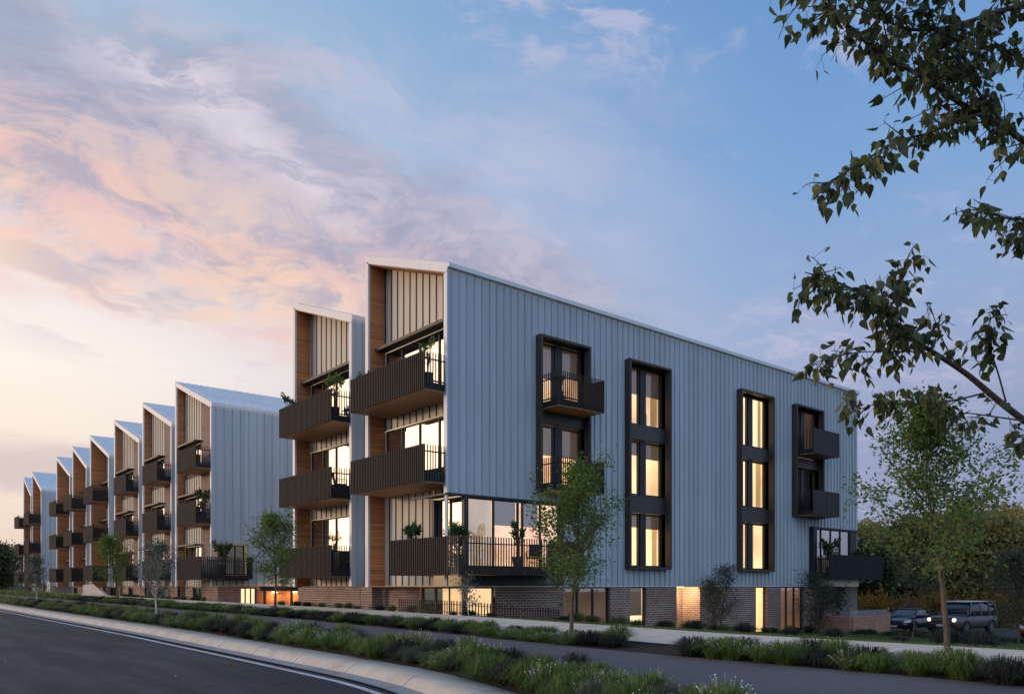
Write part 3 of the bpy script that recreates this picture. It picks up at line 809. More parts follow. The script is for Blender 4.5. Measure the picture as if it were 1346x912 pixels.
# ramp walls and garden walls in front of the middle building
def prism_wall(name, pts, z0, z1, th, mat, label, cat, group=None):
    mb = MB()
    for (xa, ya_), (xb_, yb_) in zip(pts, pts[1:]):
        d = Vector((xb_ - xa, yb_ - ya_, 0)); n = Vector((-d.y, d.x, 0)).normalized() * th / 2
        q = [(xa - n.x, ya_ - n.y), (xb_ - n.x, yb_ - n.y), (xb_ + n.x, yb_ + n.y), (xa + n.x, ya_ + n.y)]
        za = z1 if not isinstance(z1, tuple) else z1[0]; zb_ = z1 if not isinstance(z1, tuple) else z1[1]
        mb.prism([(p[0], p[1], z0) for p in q], [(q[0][0], q[0][1], za), (q[1][0], q[1][1], zb_), (q[2][0], q[2][1], zb_), (q[3][0], q[3][1], za)])
    o = mb.build(name, M[mat], None, bevel=.01); tag(o, label, cat, group); return o
prism_wall('garden_wall', [(16.2, 79.9), (16.2, 76.4)], -1.6, .12, .25, 'conc', 'grey blue concrete garden wall, a flat block among the far balconies', 'wall')
prism_wall('ramp_wall', [(16.0, 75.6), (16.0, 70.0)], -1.6, (.30, -.9), .22, 'conc', 'pale concrete wall with a sloping top beside the footpath', 'wall')
prism_wall('garden_wall', [(16.1, 96.5), (16.1, 94.8)], -1.6, .55, .25, 'conc', 'pale concrete pier before the last timber balcony of the middle building', 'wall')
prism_wall('garden_wall', [(16.0, 104.6), (16.0, 101)], -1.6, (.9, -.7), .22, 'conc', 'small pale concrete wall with a tapered top at the far building', 'wall')
prism_wall('brick_wall', [(41.2, 23.4), (41.2, 21.3), (45.4, 21.3), (49.5, 23.2)], -3.4, -1.62, .24, 'redbrick', 'low red brick retaining wall between the long building and the parked cars', 'wall')
def fence(name, pts, z0f, h, step, mat, label, w=.03, group=None):
    mb = MB(); 
    for (xa, ya_), (xb_, yb_) in zip(pts, pts[1:]):
        L = math.hypot(xb_ - xa, yb_ - ya_); n = int(L / step)
        for k in range(n + 1):
            f = k / n; x = xa + (xb_ - xa) * f; y = ya_ + (yb_ - ya_) * f; z = z0f(x, y)
            mb.box(x - w / 2, x + w / 2, y - w / 2, y + w / 2, z - .1, z + h)
        for hh in (.12, h - .12):
            n2 = max(1, int(L / 1.0))
            for k in range(n2):
                f0, f1 = k / n2, (k + 1) / n2
                pa = Vector((xa + (xb_ - xa) * f0, ya_ + (yb_ - ya_) * f0, 0)); pb = Vector((xa + (xb_ - xa) * f1, ya_ + (yb_ - ya_) * f1, 0))
                pa.z = z0f(pa.x, pa.y) + hh; pb.z = z0f(pb.x, pb.y) + hh
                mb.tube([pa, pb], [.014, .014], 4)
    o = mb.build(name, M[mat]); tag(o, label, 'fence', group); return o
fence('picket_fence', [(15.75, 25.6), (15.75, 22.1), (20.6, 22.1)], gz, .52, .13, 'slat', 'low brown picket fence below the corner balcony and lit street windows')
fence('rail_fence', [(41.2, 21.3), (45.4, 21.3), (49.5, 23.2)], lambda x, y: -1.62, .32, .14, 'lens', 'thin pale picket fence standing on the red brick retaining wall')

# ------------------------------------------------------------------ plants
def leaf_mesh(name, C, dirs, size, mat, parent=None, shape='diamond', seed=0, aspect=.5, droop=0):
    """C (n,3) centres; each leaf its own small folded face"""
    rg = np.random.default_rng(seed); n = len(C)
    d = dirs / np.linalg.norm(dirs, axis=1, keepdims=True)
    r = rg.normal(size=(n, 3)); s = np.cross(d, r); s /= np.linalg.norm(s, axis=1, keepdims=True)
    nn = np.cross(d, s)
    L = (size * rg.uniform(.65, 1.25, n))[:, None]; W = L * aspect
    if shape == 'diamond':
        prof = [(0, 0, 0), (.45, .5, .10), (1, 0, 0), (.45, -.5, .10)]
        faces = [(0, 1, 2, 3)]
    elif shape == 'oval':
        prof = [(0, 0, 0), (.25, .42, .08), (.6, .45, .1), (1, 0, -.05), (.6, -.45, .1), (.25, -.42, .08)]
        faces = [(0, 1, 2, 3), (0, 3, 4, 5)]
    else:   # serrated, pointed, with a midrib fold and a stalk
        prof = [(0, 0, 0), (.10, .40, .06), (.30, .56, .10), (.36, .47, .08), (.52, .46, .08), (.56, .36, .06), (.74, .24, .03), (1.08, 0, -.10),
                (.74, -.24, .03), (.56, -.36, .06), (.52, -.46, .08), (.36, -.47, .08), (.30, -.56, .10), (.10, -.40, .06)]
        faces = [(0, 1, 2, 3, 4, 5, 6, 7), (0, 7, 8, 9, 10, 11, 12, 13)]
    k = len(prof)
    V = np.empty((n, k, 3))
    fold = rg.uniform(.2, 1.6, n)[:, None]
    for j, (a, b, c) in enumerate(prof):
        V[:, j] = C + d * (a * L) + s * (b * W * (2 if shape != 'serr' else 1.65)) * .5 + nn * (c * L * fold)
    me = bpy.data.meshes.new(name)
    loops = np.concatenate([(np.arange(n)[:, None] * k + np.array(f)[None]).reshape(n, -1) for f in faces], axis=1)
    lens = [len(f) for f in faces]; tot = sum(lens)
    me.vertices.add(n * k); me.vertices.foreach_set('co', V.reshape(-1))
    me.loops.add(n * tot); me.loops.foreach_set('vertex_index', loops.reshape(-1).astype(np.int32))
    me.polygons.add(n * len(faces))
    st = np.cumsum([0] + lens[:-1]); ls = (np.arange(n)[:, None] * tot + st[None]).reshape(-1)
    me.polygons.foreach_set('loop_start', ls.astype(np.int32))
    me.polygons.foreach_set('loop_total', np.tile(lens, n).astype(np.int32))
    me.update(); me.validate()
    return link(name, me, mat, parent)

def tree(label, base, H, spread, bark, leaf, seed, group=None, clear=.3, tr=.06, nl=3000, ls=.075, stems=1, name='street_tree', cat='tree', shape='oval', aspect=.5,
         nb=22, up=.75, top=.6, sparse=1.0, prof=None, scat=.16):
    rg = np.random.default_rng(seed)
    root = empty(name, base, rg.uniform(0, 6), label, cat, group)
    wood = MB(); pts = []
    def path(p, d, L, n, wob, lift):
        out = [p.copy()]
        for i in range(n):
            d = (d + Vector(rg.normal(0, wob, 3)) + Vector((0, 0, lift))).normalized(); p = p + d * (L / n); out.append(p.copy())
        return out
    for s in range(stems):
        lean = Vector((0, 0, 1)) if stems == 1 else (Vector((math.cos(s * 2.4), math.sin(s * 2.4), 0)) * .35 + Vector((0, 0, 1)))
        hh = H * (1 if s == 0 else rg.uniform(.7, .92))
        trunk = path(Vector((0, 0, -.15)), (lean + Vector((rg.normal(0, .04), rg.normal(0, .04), 0))).normalized(), hh * .93, 10, .045, .03)
        n = len(trunk)
        wood.tube(trunk, [tr * (1.25 if i == 0 else 1) * (1 - .88 * i / (n - 1)) / (1 if stems == 1 else 1.25) for i in range(n)], 8)
        for b in range(nb // stems):
            f = clear + (1 - clear) * ((b + rg.uniform(0, .8)) / (nb / stems)) ** .85
            f = min(f, .985); q = f * (n - 1); i = int(q); p = trunk[i].lerp(trunk[min(i + 1, n - 1)], q - i)
            g = (f - clear) / (1 - clear)
            w = (prof(g) if prof else (math.sin(math.pi * (.16 + .80 * g ** .85)) ** .8))
            L = max(.12 * spread, spread * w * rg.uniform(.65, 1.15)); az = b * 2.4 + rg.uniform(-.5, .5) + s
            el = R(rg.uniform(10, 35) + 40 * g * up + 12 * up)
            d = Vector((math.cos(az) * math.cos(el), math.sin(az) * math.cos(el), math.sin(el)))
            br = path(p, d, L, 5, .12, .05)
            r0 = tr * .42 * (1 - .75 * f) + .004
            wood.tube(br, [r0 * (1 - .8 * k / 5) for k in range(6)], 5)
            for k in range(1, 6):
                for _ in range(2):
                    d2 = (br[k] - br[k - 1]).normalized() + Vector(rg.normal(0, .65, 3)); d2.normalize()
                    tw = path(br[k], d2, L * rg.uniform(.22, .48), 3, .18, .02)
                    wood.tube(tw, [r0 * .35, r0 * .28, r0 * .2, r0 * .1], 3)
                    pts += [(x, (tw[-1] - tw[0]).normalized()) for x in tw[1:]]
                if k > 2: pts.append((br[k], d))
    wood.build('trunk', bark, root, True)
    P = np.array([list(a) for a, _ in pts]); Dd = np.array([list(b) for _, b in pts])
    # uneven crown: some clumps thick, some thin
    wts = rg.uniform(.15, 1, len(P)) ** 2; wts /= wts.sum()
    nl = int(nl * 1.25); ls = ls * 1.15
    idx = rg.choice(len(P), int(nl * sparse), p=wts)
    C = P[idx] + rg.normal(0, scat * spread, (len(idx), 3)) * np.array([1, 1, .7])
    dr = Dd[idx] * .6 + rg.normal(0, .6, (len(idx), 3)) + np.array([0, 0, -.15])
    leaf_mesh('crown', C, dr, ls, leaf, root, shape, seed, aspect)
    return root

def ground_at(x, y): return (x, y, gz(x, y))
ST = 'green young street trees in the far planting row'
tree('young green street tree with forked trunk, in front of the parked cars', ground_at(12.85, 5.1), 4.35, 1.35, M['bark'], M['leaf_street'], 11, None, .33, .054, 6800, .060, nb=26, scat=.085, prof=lambda g: 1.05 * (1 - g) ** .62 * min(1, .72 + 1.6 * g) + .10)
tree('young green street tree standing before the corner balcony and its lit windows', ground_at(12.8, 13.3), 4.15, 1.42, M['bark'], M['leaf_street'], 23, None, .27, .055, 7400, .064, nb=28, scat=.085)
tree('young green street tree before the driveway gap of the nearest building', ground_at(12.8, 30.0), 4.15, 1.25, M['bark'], M['leaf_street'], 31, None, .28, .06, 4200, .08, nb=24, scat=.11)
tree('young green street tree before the timber balconies of the middle building', ground_at(12.8, 53.9), 4.2, 1.3, M['bark'], M['leaf_street'], 37, None, .3, .06, 3000, .10, nb=22)
tree('slender pale trunked tree with silvery leaves in the kerb planting', ground_at(9.0, 32.2), 3.25, .95, M['bark_pale'], M['leaf_silver'], 41, None, .3, .045, 3000, .06, nb=22)
tree('small pale trunked silvery tree before the farthest building', ground_at(9.0, 57.3), 3.3, .95, M['bark_pale'], M['leaf_silver'], 43, None, .32, .045, 2400, .08, nb=20)
tree('small silvery sapling beside the picket fence at the lit corner', ground_at(15.9, 21.4), 1.72, .48, M['bark_pale'], M['leaf_silver'], 47, None, .25, .02, 650, .06, nb=16, name='sapling')
tree('bushy grey green olive tree against the long brick base', ground_at(30.9, 22.3), 3.3, 1.05, M['bark_dark'], M['leaf_olive'], 53, None, .14, .05, 5200, .075, stems=2, nb=28, name='olive_tree', aspect=.3)
tree('dark olive tree under the end balcony of the long building', ground_at(38.9, 22.0), 3.6, 1.2, M['bark_dark'], M['leaf_olive'], 59, None, .1, .05, 5600, .085, stems=2, nb=28, name='olive_tree', aspect=.3)
tree('thin dark lawn sapling whose trunk crosses the dark sedan', ground_at(26.8, 11.8), 3.1, .95, M['bark_dark'], M['leaf_olive'], 61, None, .5, .028, 2600, .075, nb=18, name='sapling', aspect=.3)
tree('dark grey green lawn tree near the red car', ground_at(30.8, 10.0), 3.5, 1.25, M['bark_dark'], M['leaf_olive'], 67, None, .3, .04, 4600, .085, nb=24, name='olive_tree', aspect=.3)
tree('dark leafy shrub tree behind the red brick retaining wall', ground_at(44.0, 24.2), 3.4, 1.5, M['bark_dark'], M['leaf_far'], 71, None, .1, .05, 4200, .12, stems=2, nb=24, name='shrub_tree')

# trees beyond the car park
def rf(r, f): return (CA * r + SA * f, -SA * r + CA * f)
bg = [rf(r, f) + (h, sp, lf) for r, f, h, sp, lf in ((30, 70, 7.2, 3.9, 'leaf_gold'), (34.5, 72, 7.6, 3.8, 'leaf_far'), (38.5, 70, 8.2, 4.2, 'leaf_gold'), (43, 71, 9.6, 4.8, 'leaf_gold'), (47.5, 72, 8.8, 4.6, 'leaf_gold'),
      (36, 82, 8.4, 4.4, 'leaf_gold'), (43, 84, 9.0, 4.6, 'leaf_far'), (50, 83, 10.4, 5.2, 'leaf_gold'), (56, 80, 9.4, 5.0, 'leaf_far'), (28, 64, 5.6, 3.0, 'leaf_far'), (42.5, 62, 5.4, 2.8, 'leaf_far'), (31, 86, 8.2, 4.6, 'leaf_gold'))]
for k, (x, y, h, sp, lf) in enumerate(bg):
    gold = lf == 'leaf_gold'
    tree('tall golden olive tree in the belt beyond the parked cars' if gold else 'tall dark green tree in the belt beyond the parked cars', (x, y, gz(x, y)), h, sp, M['bark_dark'], M[lf], 100 + k,
         'golden trees beyond the car park' if gold else 'dark trees beyond the car park', .10, .16, 9000, .40, name='broadleaf_tree', nb=34, stems=2 if k % 2 else 1, scat=.13)
hed = [rf(25 + 2.3 * k, 59.5 + .4 * (k % 2)) for k in range(7)]
def bush(name, label, base, r, h, leaf, seed, group, n=1800, ls=.14, cat='bush', shape='oval', asp=.5):
    rg = np.random.default_rng(seed); root = empty(name, base, 0, label, cat, group)
    wood = MB(); tips = []
    for k in range(9):
        az = k * 2.4; p = Vector((0, 0, -.05)); q = Vector((math.cos(az) * r * .6, math.sin(az) * r * .6, h * rg.uniform(.5, .8)))
        wood.tube([p, p.lerp(q, .5) + Vector((0, 0, .1 * h)), q], [.03 * r, .02 * r, .008 * r], 4)
    wood.build('stem', M['bark_dark'], root)
    u = rg.normal(size=(26, 3)); u /= np.linalg.norm(u, axis=1, keepdims=True); u[:, 2] = np.abs(u[:, 2])
    cc = u * np.array([r, r, h * .75]) * rg.uniform(.45, .85, (26, 1)) + np.array([0, 0, h * .2])
    idx = rg.integers(0, 26, n); C = cc[idx] + rg.normal(0, .18, (n, 3)) * np.array([r, r, h * .7])
    C[:, 2] = np.clip(C[:, 2], .02, None)
    leaf_mesh('foliage', C, (C - np.array([0, 0, h * .2])) + rg.normal(0, .4, (n, 3)) * r, ls, leaf, root, shape, seed, asp)
    return root
bb = None
for k, (x, y) in enumerate(hed):
    if bb is None:
        bb = bush('amber_bush', 'amber leaved bush in the hedge line behind the parked cars', (x, y, gz(x, y)), 1.6, 2.7, M['leaf_amber'], 5, 'amber bushes behind the parked cars', 2600, .17)
    else: copy_tree(bb, (x, y, gz(x, y)), k * 1.3, rnd.uniform(.85, 1.2))
# low dark hedge between lawn and cars
hb = None
for k in range(14):
    x = 41.0 + .25 * k * 1.0; y = 20.4 - k * 1.15
    if hb is None: hb = bush('low_hedge_plant', 'low dark green plant in the strip between the lawn and the cars', (x, y, gz(x, y)), .8, .30, M['leaf_far'], 9, 'low plants before the parked cars', 1500, .09)
    else: copy_tree(hb, (x, y, gz(x, y)), k * 1.7, rnd.uniform(.8, 1.15))

# left: wooded rise at the end of the street
hill = MB(); n = 24
for j in range(9):
    for i in range(n + 1):
        x = -60 + i * 7; f = math.exp(-((x + 2) / 34) ** 2) * math.sin(math.pi * j / 8)
        hill.v.append((x, 190 + j * 16, -1.5 + 9 * f))
for j in range(8):
    for i in range(n): a = j * (n + 1) + i; hill.f.append((a, a + 1, a + n + 2, a + n + 1))
tag(hill.build('hill', M['earth'], None, True), kind='structure')
lt = [(2, 150, 7.5, 4), (9, 158, 7, 4), (14, 140, 6, 3.2), (18, 150, 7, 3.8), (-4, 165, 9, 4.6), (5, 178, 10, 5), (13, 186, 11, 5), (22, 172, 8, 4), (-8, 185, 11, 5.2), (11, 128, 5.5, 3), (14.5, 126, 4.5, 2.6), (21, 135, 5, 3)]
for k, (x, y, h, sp) in enumerate(lt):
    tree('dark green tree at the end of the street beyond the farthest building', (x, y, gz(x, y) - .1), h, sp, M['bark_dark'], M['leaf_far'], 140 + k, 'dark trees at the end of the street', .1, .14, 4200, .34, name='broadleaf_tree', nb=28, scat=.15)

# overhanging tree: the trunk stands out of the frame, its limbs reach in over the street
def overhang():
    rg = np.random.default_rng(77)
    T = 4.6
    tb = at(1760, 1150, 5.0); base = Vector((tb.x, tb.y, gz(tb.x, tb.y)))
    root = empty('overhanging_tree', base, 0, 'broadleaf tree whose dark serrated leaves hang in from above the street', 'tree')
    wood = MB(); C = []; Dn = []
    def loc(p): return at(*p) - base
    def limb(px, r0, r1):
        r0 *= .68
        p = [loc(q) for q in px]
        # smooth
        q = []
        for a, b in zip(p, p[1:]):
            for k in range(4): q.append(a.lerp(b, k / 4))
        q.append(p[-1])
        for _ in range(2): q = [q[0]] + [(q[i - 1] + q[i] * 2 + q[i + 1]) / 4 for i in range(1, len(q) - 1)] + [q[-1]]
        n = len(q); wood.tube(q, [r0 + (r1 - r0) * k / (n - 1) for k in range(n)], 7)
        return q
    def twigs(q, n, L, f0=.1, lv=2):
        for k in range(n):
            i = int((f0 + (1 - f0) * (k + rg.uniform(0, .9)) / n) * (len(q) - 1)); i = min(i, len(q) - 2)
            d = (q[i + 1] - q[i]).normalized() * .8 + Vector(rg.normal(0, .62, 3)); d.normalize()
            p = q[i]; tw = [p]
            m = 4; l = L * rg.uniform(.5, 1.15)
            for j in range(m):
                d = (d + Vector(rg.normal(0, .16, 3)) + Vector((0, 0, -.05))).normalized(); p = p + d * l / m; tw.append(p)
            wood.tube(tw, [.0045, .0038, .003, .0022, .0015], 4)
            for j in range(1, m + 1):
                for _ in range(lv):
                    a = tw[j - 1].lerp(tw[j], rg.uniform(0, 1))
                    sd = Vector(rg.normal(0, 1, 3)); sd.normalize(); st = a + sd * rg.uniform(.02, .085) + Vector((0, 0, -rg.uniform(.0, .04)))
                    wood.tube([a, st], [.0012, .0009], 3)
                    C.append(st); Dn.append(sd * .55 + Vector((0, 0, -.85)) + Vector(rg.normal(0, .35, 3)))
    trunk = [Vector((0, 0, -.2)), Vector((.05, .02, 1.2)), Vector((.0, .1, 2.4)), loc((1690, 300, 5.0)), loc((1640, 40, 5.0)), loc((1600, -300, 4.9))]
    wood.tube(trunk, [.20, .16, .14, .12, .09, .05], 10)
    def L3(l, t0, t1): return [(x, y, t0 + (t1 - t0) * k / (len(l) - 1)) for k, (x, y) in enumerate(l)]
    A1 = limb(L3([(1660, 210), (1500, 250), (1400, 215), (1346, 186), (1312, 162), (1276, 145), (1230, 114), (1197, 92), (1158, 74), (1128, 46), (1098, 18), (1070, -12)], 5.0, 4.3), .034, .006)
    A2 = limb(L3([(1290, 150), (1258, 158), (1225, 175), (1190, 182), (1160, 196), (1132, 214), (1104, 232), (1084, 243)], 4.6, 4.2), .012, .003)
    A3 = limb(L3([(1325, 168), (1300, 140), (1283, 118), (1275, 95), (1240, 60), (1222, 20), (1215, -30)], 4.65, 4.5), .014, .004)
    A4 = limb(L3([(1640, 40), (1450, 60), (1370, 10), (1340, 8), (1310, 16), (1270, 30), (1230, 40), (1190, 40), (1150, 20), (1110, 0)], 5.0, 4.5), .03, .004)
    A5 = limb(L3([(1500, 160), (1400, 90), (1346, 80), (1310, 60), (1280, 65), (1250, 78), (1215, 80)], 5.0, 4.7), .02, .004)
    A6 = limb(L3([(1600, -100), (1400, -60), (1300, -50), (1200, -40), (1120, -30), (1050, -10)], 4.9, 4.5), .025, .004)
    B1 = limb(L3([(1500, 250), (1420, 280), (1370, 285), (1330, 290), (1300, 278), (1275, 272)], 4.9, 4.4), .016, .003)
    B2 = limb(L3([(1370, 285), (1350, 300), (1342, 320)], 4.6, 4.5), .006, .002)
    C1 = limb(L3([(1690, 420), (1500, 640), (1400, 590), (1346, 553), (1310, 525), (1272, 492), (1238, 470), (1200, 447), (1170, 415), (1140, 390), (1100, 370), (1058, 358)], 5.0, 4.2), .040, .003)
    C2 = limb(L3([(1238, 470), (1210, 462), (1170, 462), (1130, 462), (1090, 470), (1058, 482)], 4.6, 4.3), .007, .002)
    C3 = limb(L3([(1185, 430), (1178, 395), (1182, 365), (1195, 340)], 4.5, 4.4), .006, .002)
    C4 = limb(L3([(1322, 528), (1312, 490), (1300, 455), (1298, 425), (1310, 410)], 4.65, 4.5), .008, .002)
    C5 = limb(L3([(1300, 515), (1272, 522), (1235, 530), (1190, 532), (1150, 530), (1112, 545)], 4.6, 4.3), .009, .002)
    C6 = limb(L3([(1346, 553), (1310, 548), (1270, 542), (1240, 545)], 4.7, 4.5), .008, .002)
    C7 = limb(L3([(1400, 590), (1370, 580), (1345, 575), (1330, 572)], 4.8, 4.6), .008, .002)
    C8 = limb(L3([(1260, 485), (1240, 450), (1230, 425), (1222, 400)], 4.6, 4.5), .007, .002)
    twigs(A1, 52, .26, .28); twigs(A2, 26, .15, .12); twigs(A3, 28, .24, .1); twigs(A4, 40, .26, .28); twigs(A5, 30, .24, .2); twigs(A6, 34, .28, .25)
    twigs(B1, 11, .15, .45); twigs(B2, 6, .14)
    twigs(C1, 34, .20, .60); twigs(C2, 11, .13, .3); twigs(C3, 10, .13, .2); twigs(C4, 9, .13, .3); twigs(C5, 15, .13, .25); twigs(C6, 5, .13, .4); twigs(C7, 6, .14, .2); twigs(C8, 4, .14, .2)
    wood.build('trunk', M['bark_dark'], root, True)
    leaf_mesh('crown', np.array([list(c) for c in C]), np.array([list(c) for c in Dn]), .063, M['leaf_birch'], root, 'serr', 3, .74)
overhang()

# strappy grass tufts
def tuft_mesh(seed, n, h, r, w, curl):
    rg = np.random.default_rng(seed); V = []; Fc = []
    for k in range(n):
        az = rg.uniform(0, 6.283); rr = r * .35 * math.sqrt(rg.uniform(0, 1)); b = Vector((math.cos(az) * rr, math.sin(az) * rr, -.02))
        az2 = az + rg.normal(0, .5); out = Vector((math.cos(az2), math.sin(az2), 0)); sd = Vector((-out.y, out.x, 0))
        fo = rg.uniform(.1, 1.15); sp = r * fo; L = h * rg.uniform(.75, 1.15) * (1.08 - .42 * fo ** 1.6)
        p = [b, b + out * sp * .30 + Vector((0, 0, L * .55)), b + out * sp * .72 + Vector((0, 0, L * .92)), b + out * sp * 1.1 + Vector((0, 0, L * (1.0 - curl * rg.uniform(.1, .8))))]
        ww = w * rg.uniform(.7, 1.2); i = len(V)
        for q, f in zip(p, (1, .9, .6, .05)): V += [tuple(q - sd * ww * f / 2), tuple(q + sd * ww * f / 2)]
        for j in range(3): Fc.append((i + 2 * j, i + 2 * j + 1, i + 2 * j + 3, i + 2 * j + 2))
    me = bpy.data.meshes.new('grass_tuft'); me.from_pydata(V, [], Fc); me.update(); return me
def flower_mesh(seed, n, h, r):
    rg = np.random.default_rng(seed); mb = MB()
    for k in range(n):
        az = rg.uniform(0, 6.283); rr = r * math.sqrt(rg.uniform(0, 1)) * 1.05; hh = h * (1.08 - .35 * (rr / r) ** 2) * rg.uniform(.85, 1.15)
        c = Vector((math.cos(az) * rr, math.sin(az) * rr, hh)); s = rg.uniform(.005, .009)
        mb.tube([Vector((c.x * .6, c.y * .6, hh * .5)), c], [.0012, .001], 3)
        for a in range(2):
            u = Vector(rg.normal(0, 1, 3)).normalized(); v = u.orthogonal().normalized()
            mb.quad(c - u * s - v * s, c + u * s - v * s, c + u * s + v * s, c - u * s + v * s)
    me = bpy.data.meshes.new('flowers'); me.from_pydata(mb.v, [], mb.f); me.update(); return me
TM = {'tuft_green': [tuft_mesh(1, 620, .56, .44, .0095, .95), tuft_mesh(2, 580, .60, .40, .010, .85), tuft_mesh(3, 660, .52, .47, .009, 1.0)],
      'tuft_dark': [tuft_mesh(4, 560, .52, .42, .011, .9), tuft_mesh(5, 520, .56, .40, .011, .9)],
      'tuft_grey': [tuft_mesh(6, 600, .48, .42, .007, .6), tuft_mesh(7, 560, .52, .40, .007, .6)]}
for k, l in TM.items():
    for me in l: me.materials.append(M[k])
FM = [flower_mesh(1, 40, .54, .40), flower_mesh(2, 28, .58, .38)]
for me in FM: me.materials.append(M['flower'])
WHERE = {}
def tuft(kind, x, y, s, where, flowers=False, hz=.66):
    me = rnd.choice(TM[kind]); o = bpy.data.objects.new('grass_tuft', me); COL.objects.link(o)
    o.location = (x, y, gz(x, y) + .01); o.rotation_euler = (rnd.gauss(0, .06), rnd.gauss(0, .06), rnd.uniform(0, 6.28))
    o.scale = (s * rnd.uniform(.9, 1.15), s * rnd.uniform(.9, 1.15), s * hz * rnd.uniform(.85, 1.15))
    kn = {'tuft_green': 'green strappy grass tuft', 'tuft_dark': 'dark purplish grass tuft', 'tuft_grey': 'soft grey green grass tuft'}[kind]
    if flowers:
        kn = 'green grass tuft with tiny white flowers'
        f = bpy.data.objects.new('flowers', rnd.choice(FM)); COL.objects.link(f); f.parent = o
    tag(o, kn + ' ' + where, 'grass tuft', kn + 's ' + where)
def pick(y, near_flower=.55):
    r = rnd.random()
    if r < .58: return 'tuft_green', rnd.random() < near_flower and y < 34
    if r < .86: return 'tuft_dark', False
    return 'tuft_grey', False
for lane, (d0, stp) in enumerate(((8.85, .74), (9.5, .78))):
    y = 5.2 + lane * .4
    while y < 64:
        kd, fl = pick(y); d = d0 + rnd.uniform(-.14, .14)
        s = rnd.uniform(.85, 1.15)
        tuft(kd, d2x(d, y), y, s, 'in the planting along the kerb', fl, .84 if y < 11 else (.80 if y < 20 else .74))
        if y < 13:      # the bed widens at the bend
            kd, fl = pick(y, .8); tuft(kd, d2x(9.15 + rnd.uniform(-.35, .45), y + .3), y + .35, rnd.uniform(.7, .95), 'in the planting along the kerb', fl)
        y += stp * rnd.uniform(.75, 1.2) * (1 if y < 40 else 1.25)
for lane, (d0, stp) in enumerate(((12.38, .72), (12.98, .76))):
    y = 1.2 + lane * .35
    while y < 66:
        if not (9.5 < y < 11.6):
            kd, fl = pick(y, .45); tuft(kd, d0 + rnd.uniform(-.12, .12) - .022 * max(0, 14 - y), y, rnd.uniform(.85, 1.15), 'in the planting between the two footpaths', fl, .62 if y < 12 else .52)
        y += stp * rnd.uniform(.8, 1.2) * (.74 if y < 12 else (1 if y < 40 else 1.25))
y = 20.5
while y < 66:
    if not 37.5 < y < 47:
        kd, _ = pick(y); tuft(kd, 16.0 + rnd.uniform(-.15, .15), y, rnd.uniform(.5, .8), 'in the bed at the foot of the street front')
    y += rnd.uniform(.9, 1.6)
x = 21
while x < 40:
    kd, _ = pick(30); yy = 22.6 + rnd.uniform(-.35, .3); tuft(kd, x, yy, rnd.uniform(.8, 1.25), 'in the bed along the long brick base'); x += rnd.uniform(.55, 1.3)
for x, y, s in ((24.2, 14.6, 1.0), (25.2, 13.6, 1.15), (22.5, 12.2, 1.1), (23.5, 9.4, 1.0), (21.0, 8.4, 1.3), (21.6, 7.9, 1.4), (20.9, 7.6, 1.2), (23.0, 15.6, 1.1), (19.6, 8.9, .8), (21.5, 16.5, 1.1), (22.4, 6.6, 1.3)):
    tuft('tuft_dark', x, y, s, 'along the lawn edge beside the pale path')
# far rows read as one mass
def ground_cover(name, d0, d1, ya, yb, n, h, seed, mat):
    rg = np.random.default_rng(seed); y = rg.uniform(ya, yb, n); d = rg.uniform(d0, d1, n)
    hh = h * (.6 + .4 * np.sin(y * 4 + rg.normal(0, .3, n)))
    C = np.array([[d2x(a, b), b, gz_d(a, b)] for a, b in zip(d, y)]); C[:, 2] += rg.uniform(0, 1, n) * hh * .6
    Dr = rg.normal(0, .5, (n, 3)) + np.array([0, 0, 1.0])
    o = leaf_mesh(name, C, Dr, .32, mat, None, 'diamond', seed, .14); tag(o, kind='stuff')
ground_cover('kerb_planting', 8.6, 9.7, 64, 170, 9000, .4, 1, M['tuft_green'])
ground_cover('path_planting', 12.2, 13.2, 66, 170, 9000, .4, 2, M['tuft_green'])
def lawn_blades():
    rg = np.random.default_rng(5); n = 60000
    x = 15.6 + 25 * rg.uniform(0, 1, n) ** 1.3; y = rg.uniform(2.5, 21.5, n)
    z = np.interp(x, [p[0] for p in PD], [p[1] for p in PD]) + np.interp(y, [p[0] for p in GY], [p[1] for p in GY]) + .015
    C = np.stack([x, y, z], 1); Dr = rg.normal(0, .4, (n, 3)) + np.array([0, 0, 1.0])
    o = leaf_mesh('grass', C, Dr, .085, M['tuft_green'], None, 'diamond', 6, .12); tag(o, kind='stuff')
lawn_blades()
# fallen leaves
lm = None
for k in range(22):
    px, py = [(24, 822), (96, 836), (8, 872), (210, 848), (100, 818), (440, 886), (72, 878), (230, 890), (300, 874), (10, 850), (140, 860), (350, 902), (60, 845), (1104, 872), (1045, 860), (900, 858), (1000, 878), (1060, 872), (700, 838), (200, 862), (270, 905), (160, 830)][k]
    X = (px - CX) / FPX; dx, dy, dz = SA + CA * X, CA - SA * X, (HY - py) / FPX
    t = 5.0
    while t < 60:
        if dz * t < gz(dx * t, dy * t) + .03: break
        t += .02
    x, y = dx * t, dy * t; dd = x2d(x, y); z = (road_z(dd, y) if dd < 7.1 else gz(x, y) + .03) + .012
    mbl = leaf_mesh('fallen_leaf', np.array([[0, 0, 0.]]), np.array([[1., .2, .08]]), .10, M['leaf_amber'], None, 'oval', k, .7)
    mbl.location = (x, y, z); mbl.rotation_euler = (rnd.gauss(0, .2), rnd.gauss(0, .2), rnd.uniform(0, 6))
    rd = dd < 7.1
    tag(mbl, 'small dry leaf fallen on the dark road surface' if rd else 'small dry leaf fallen on the grey footpath', 'leaf', 'leaves fallen on the road' if rd else 'leaves fallen on the footpath')

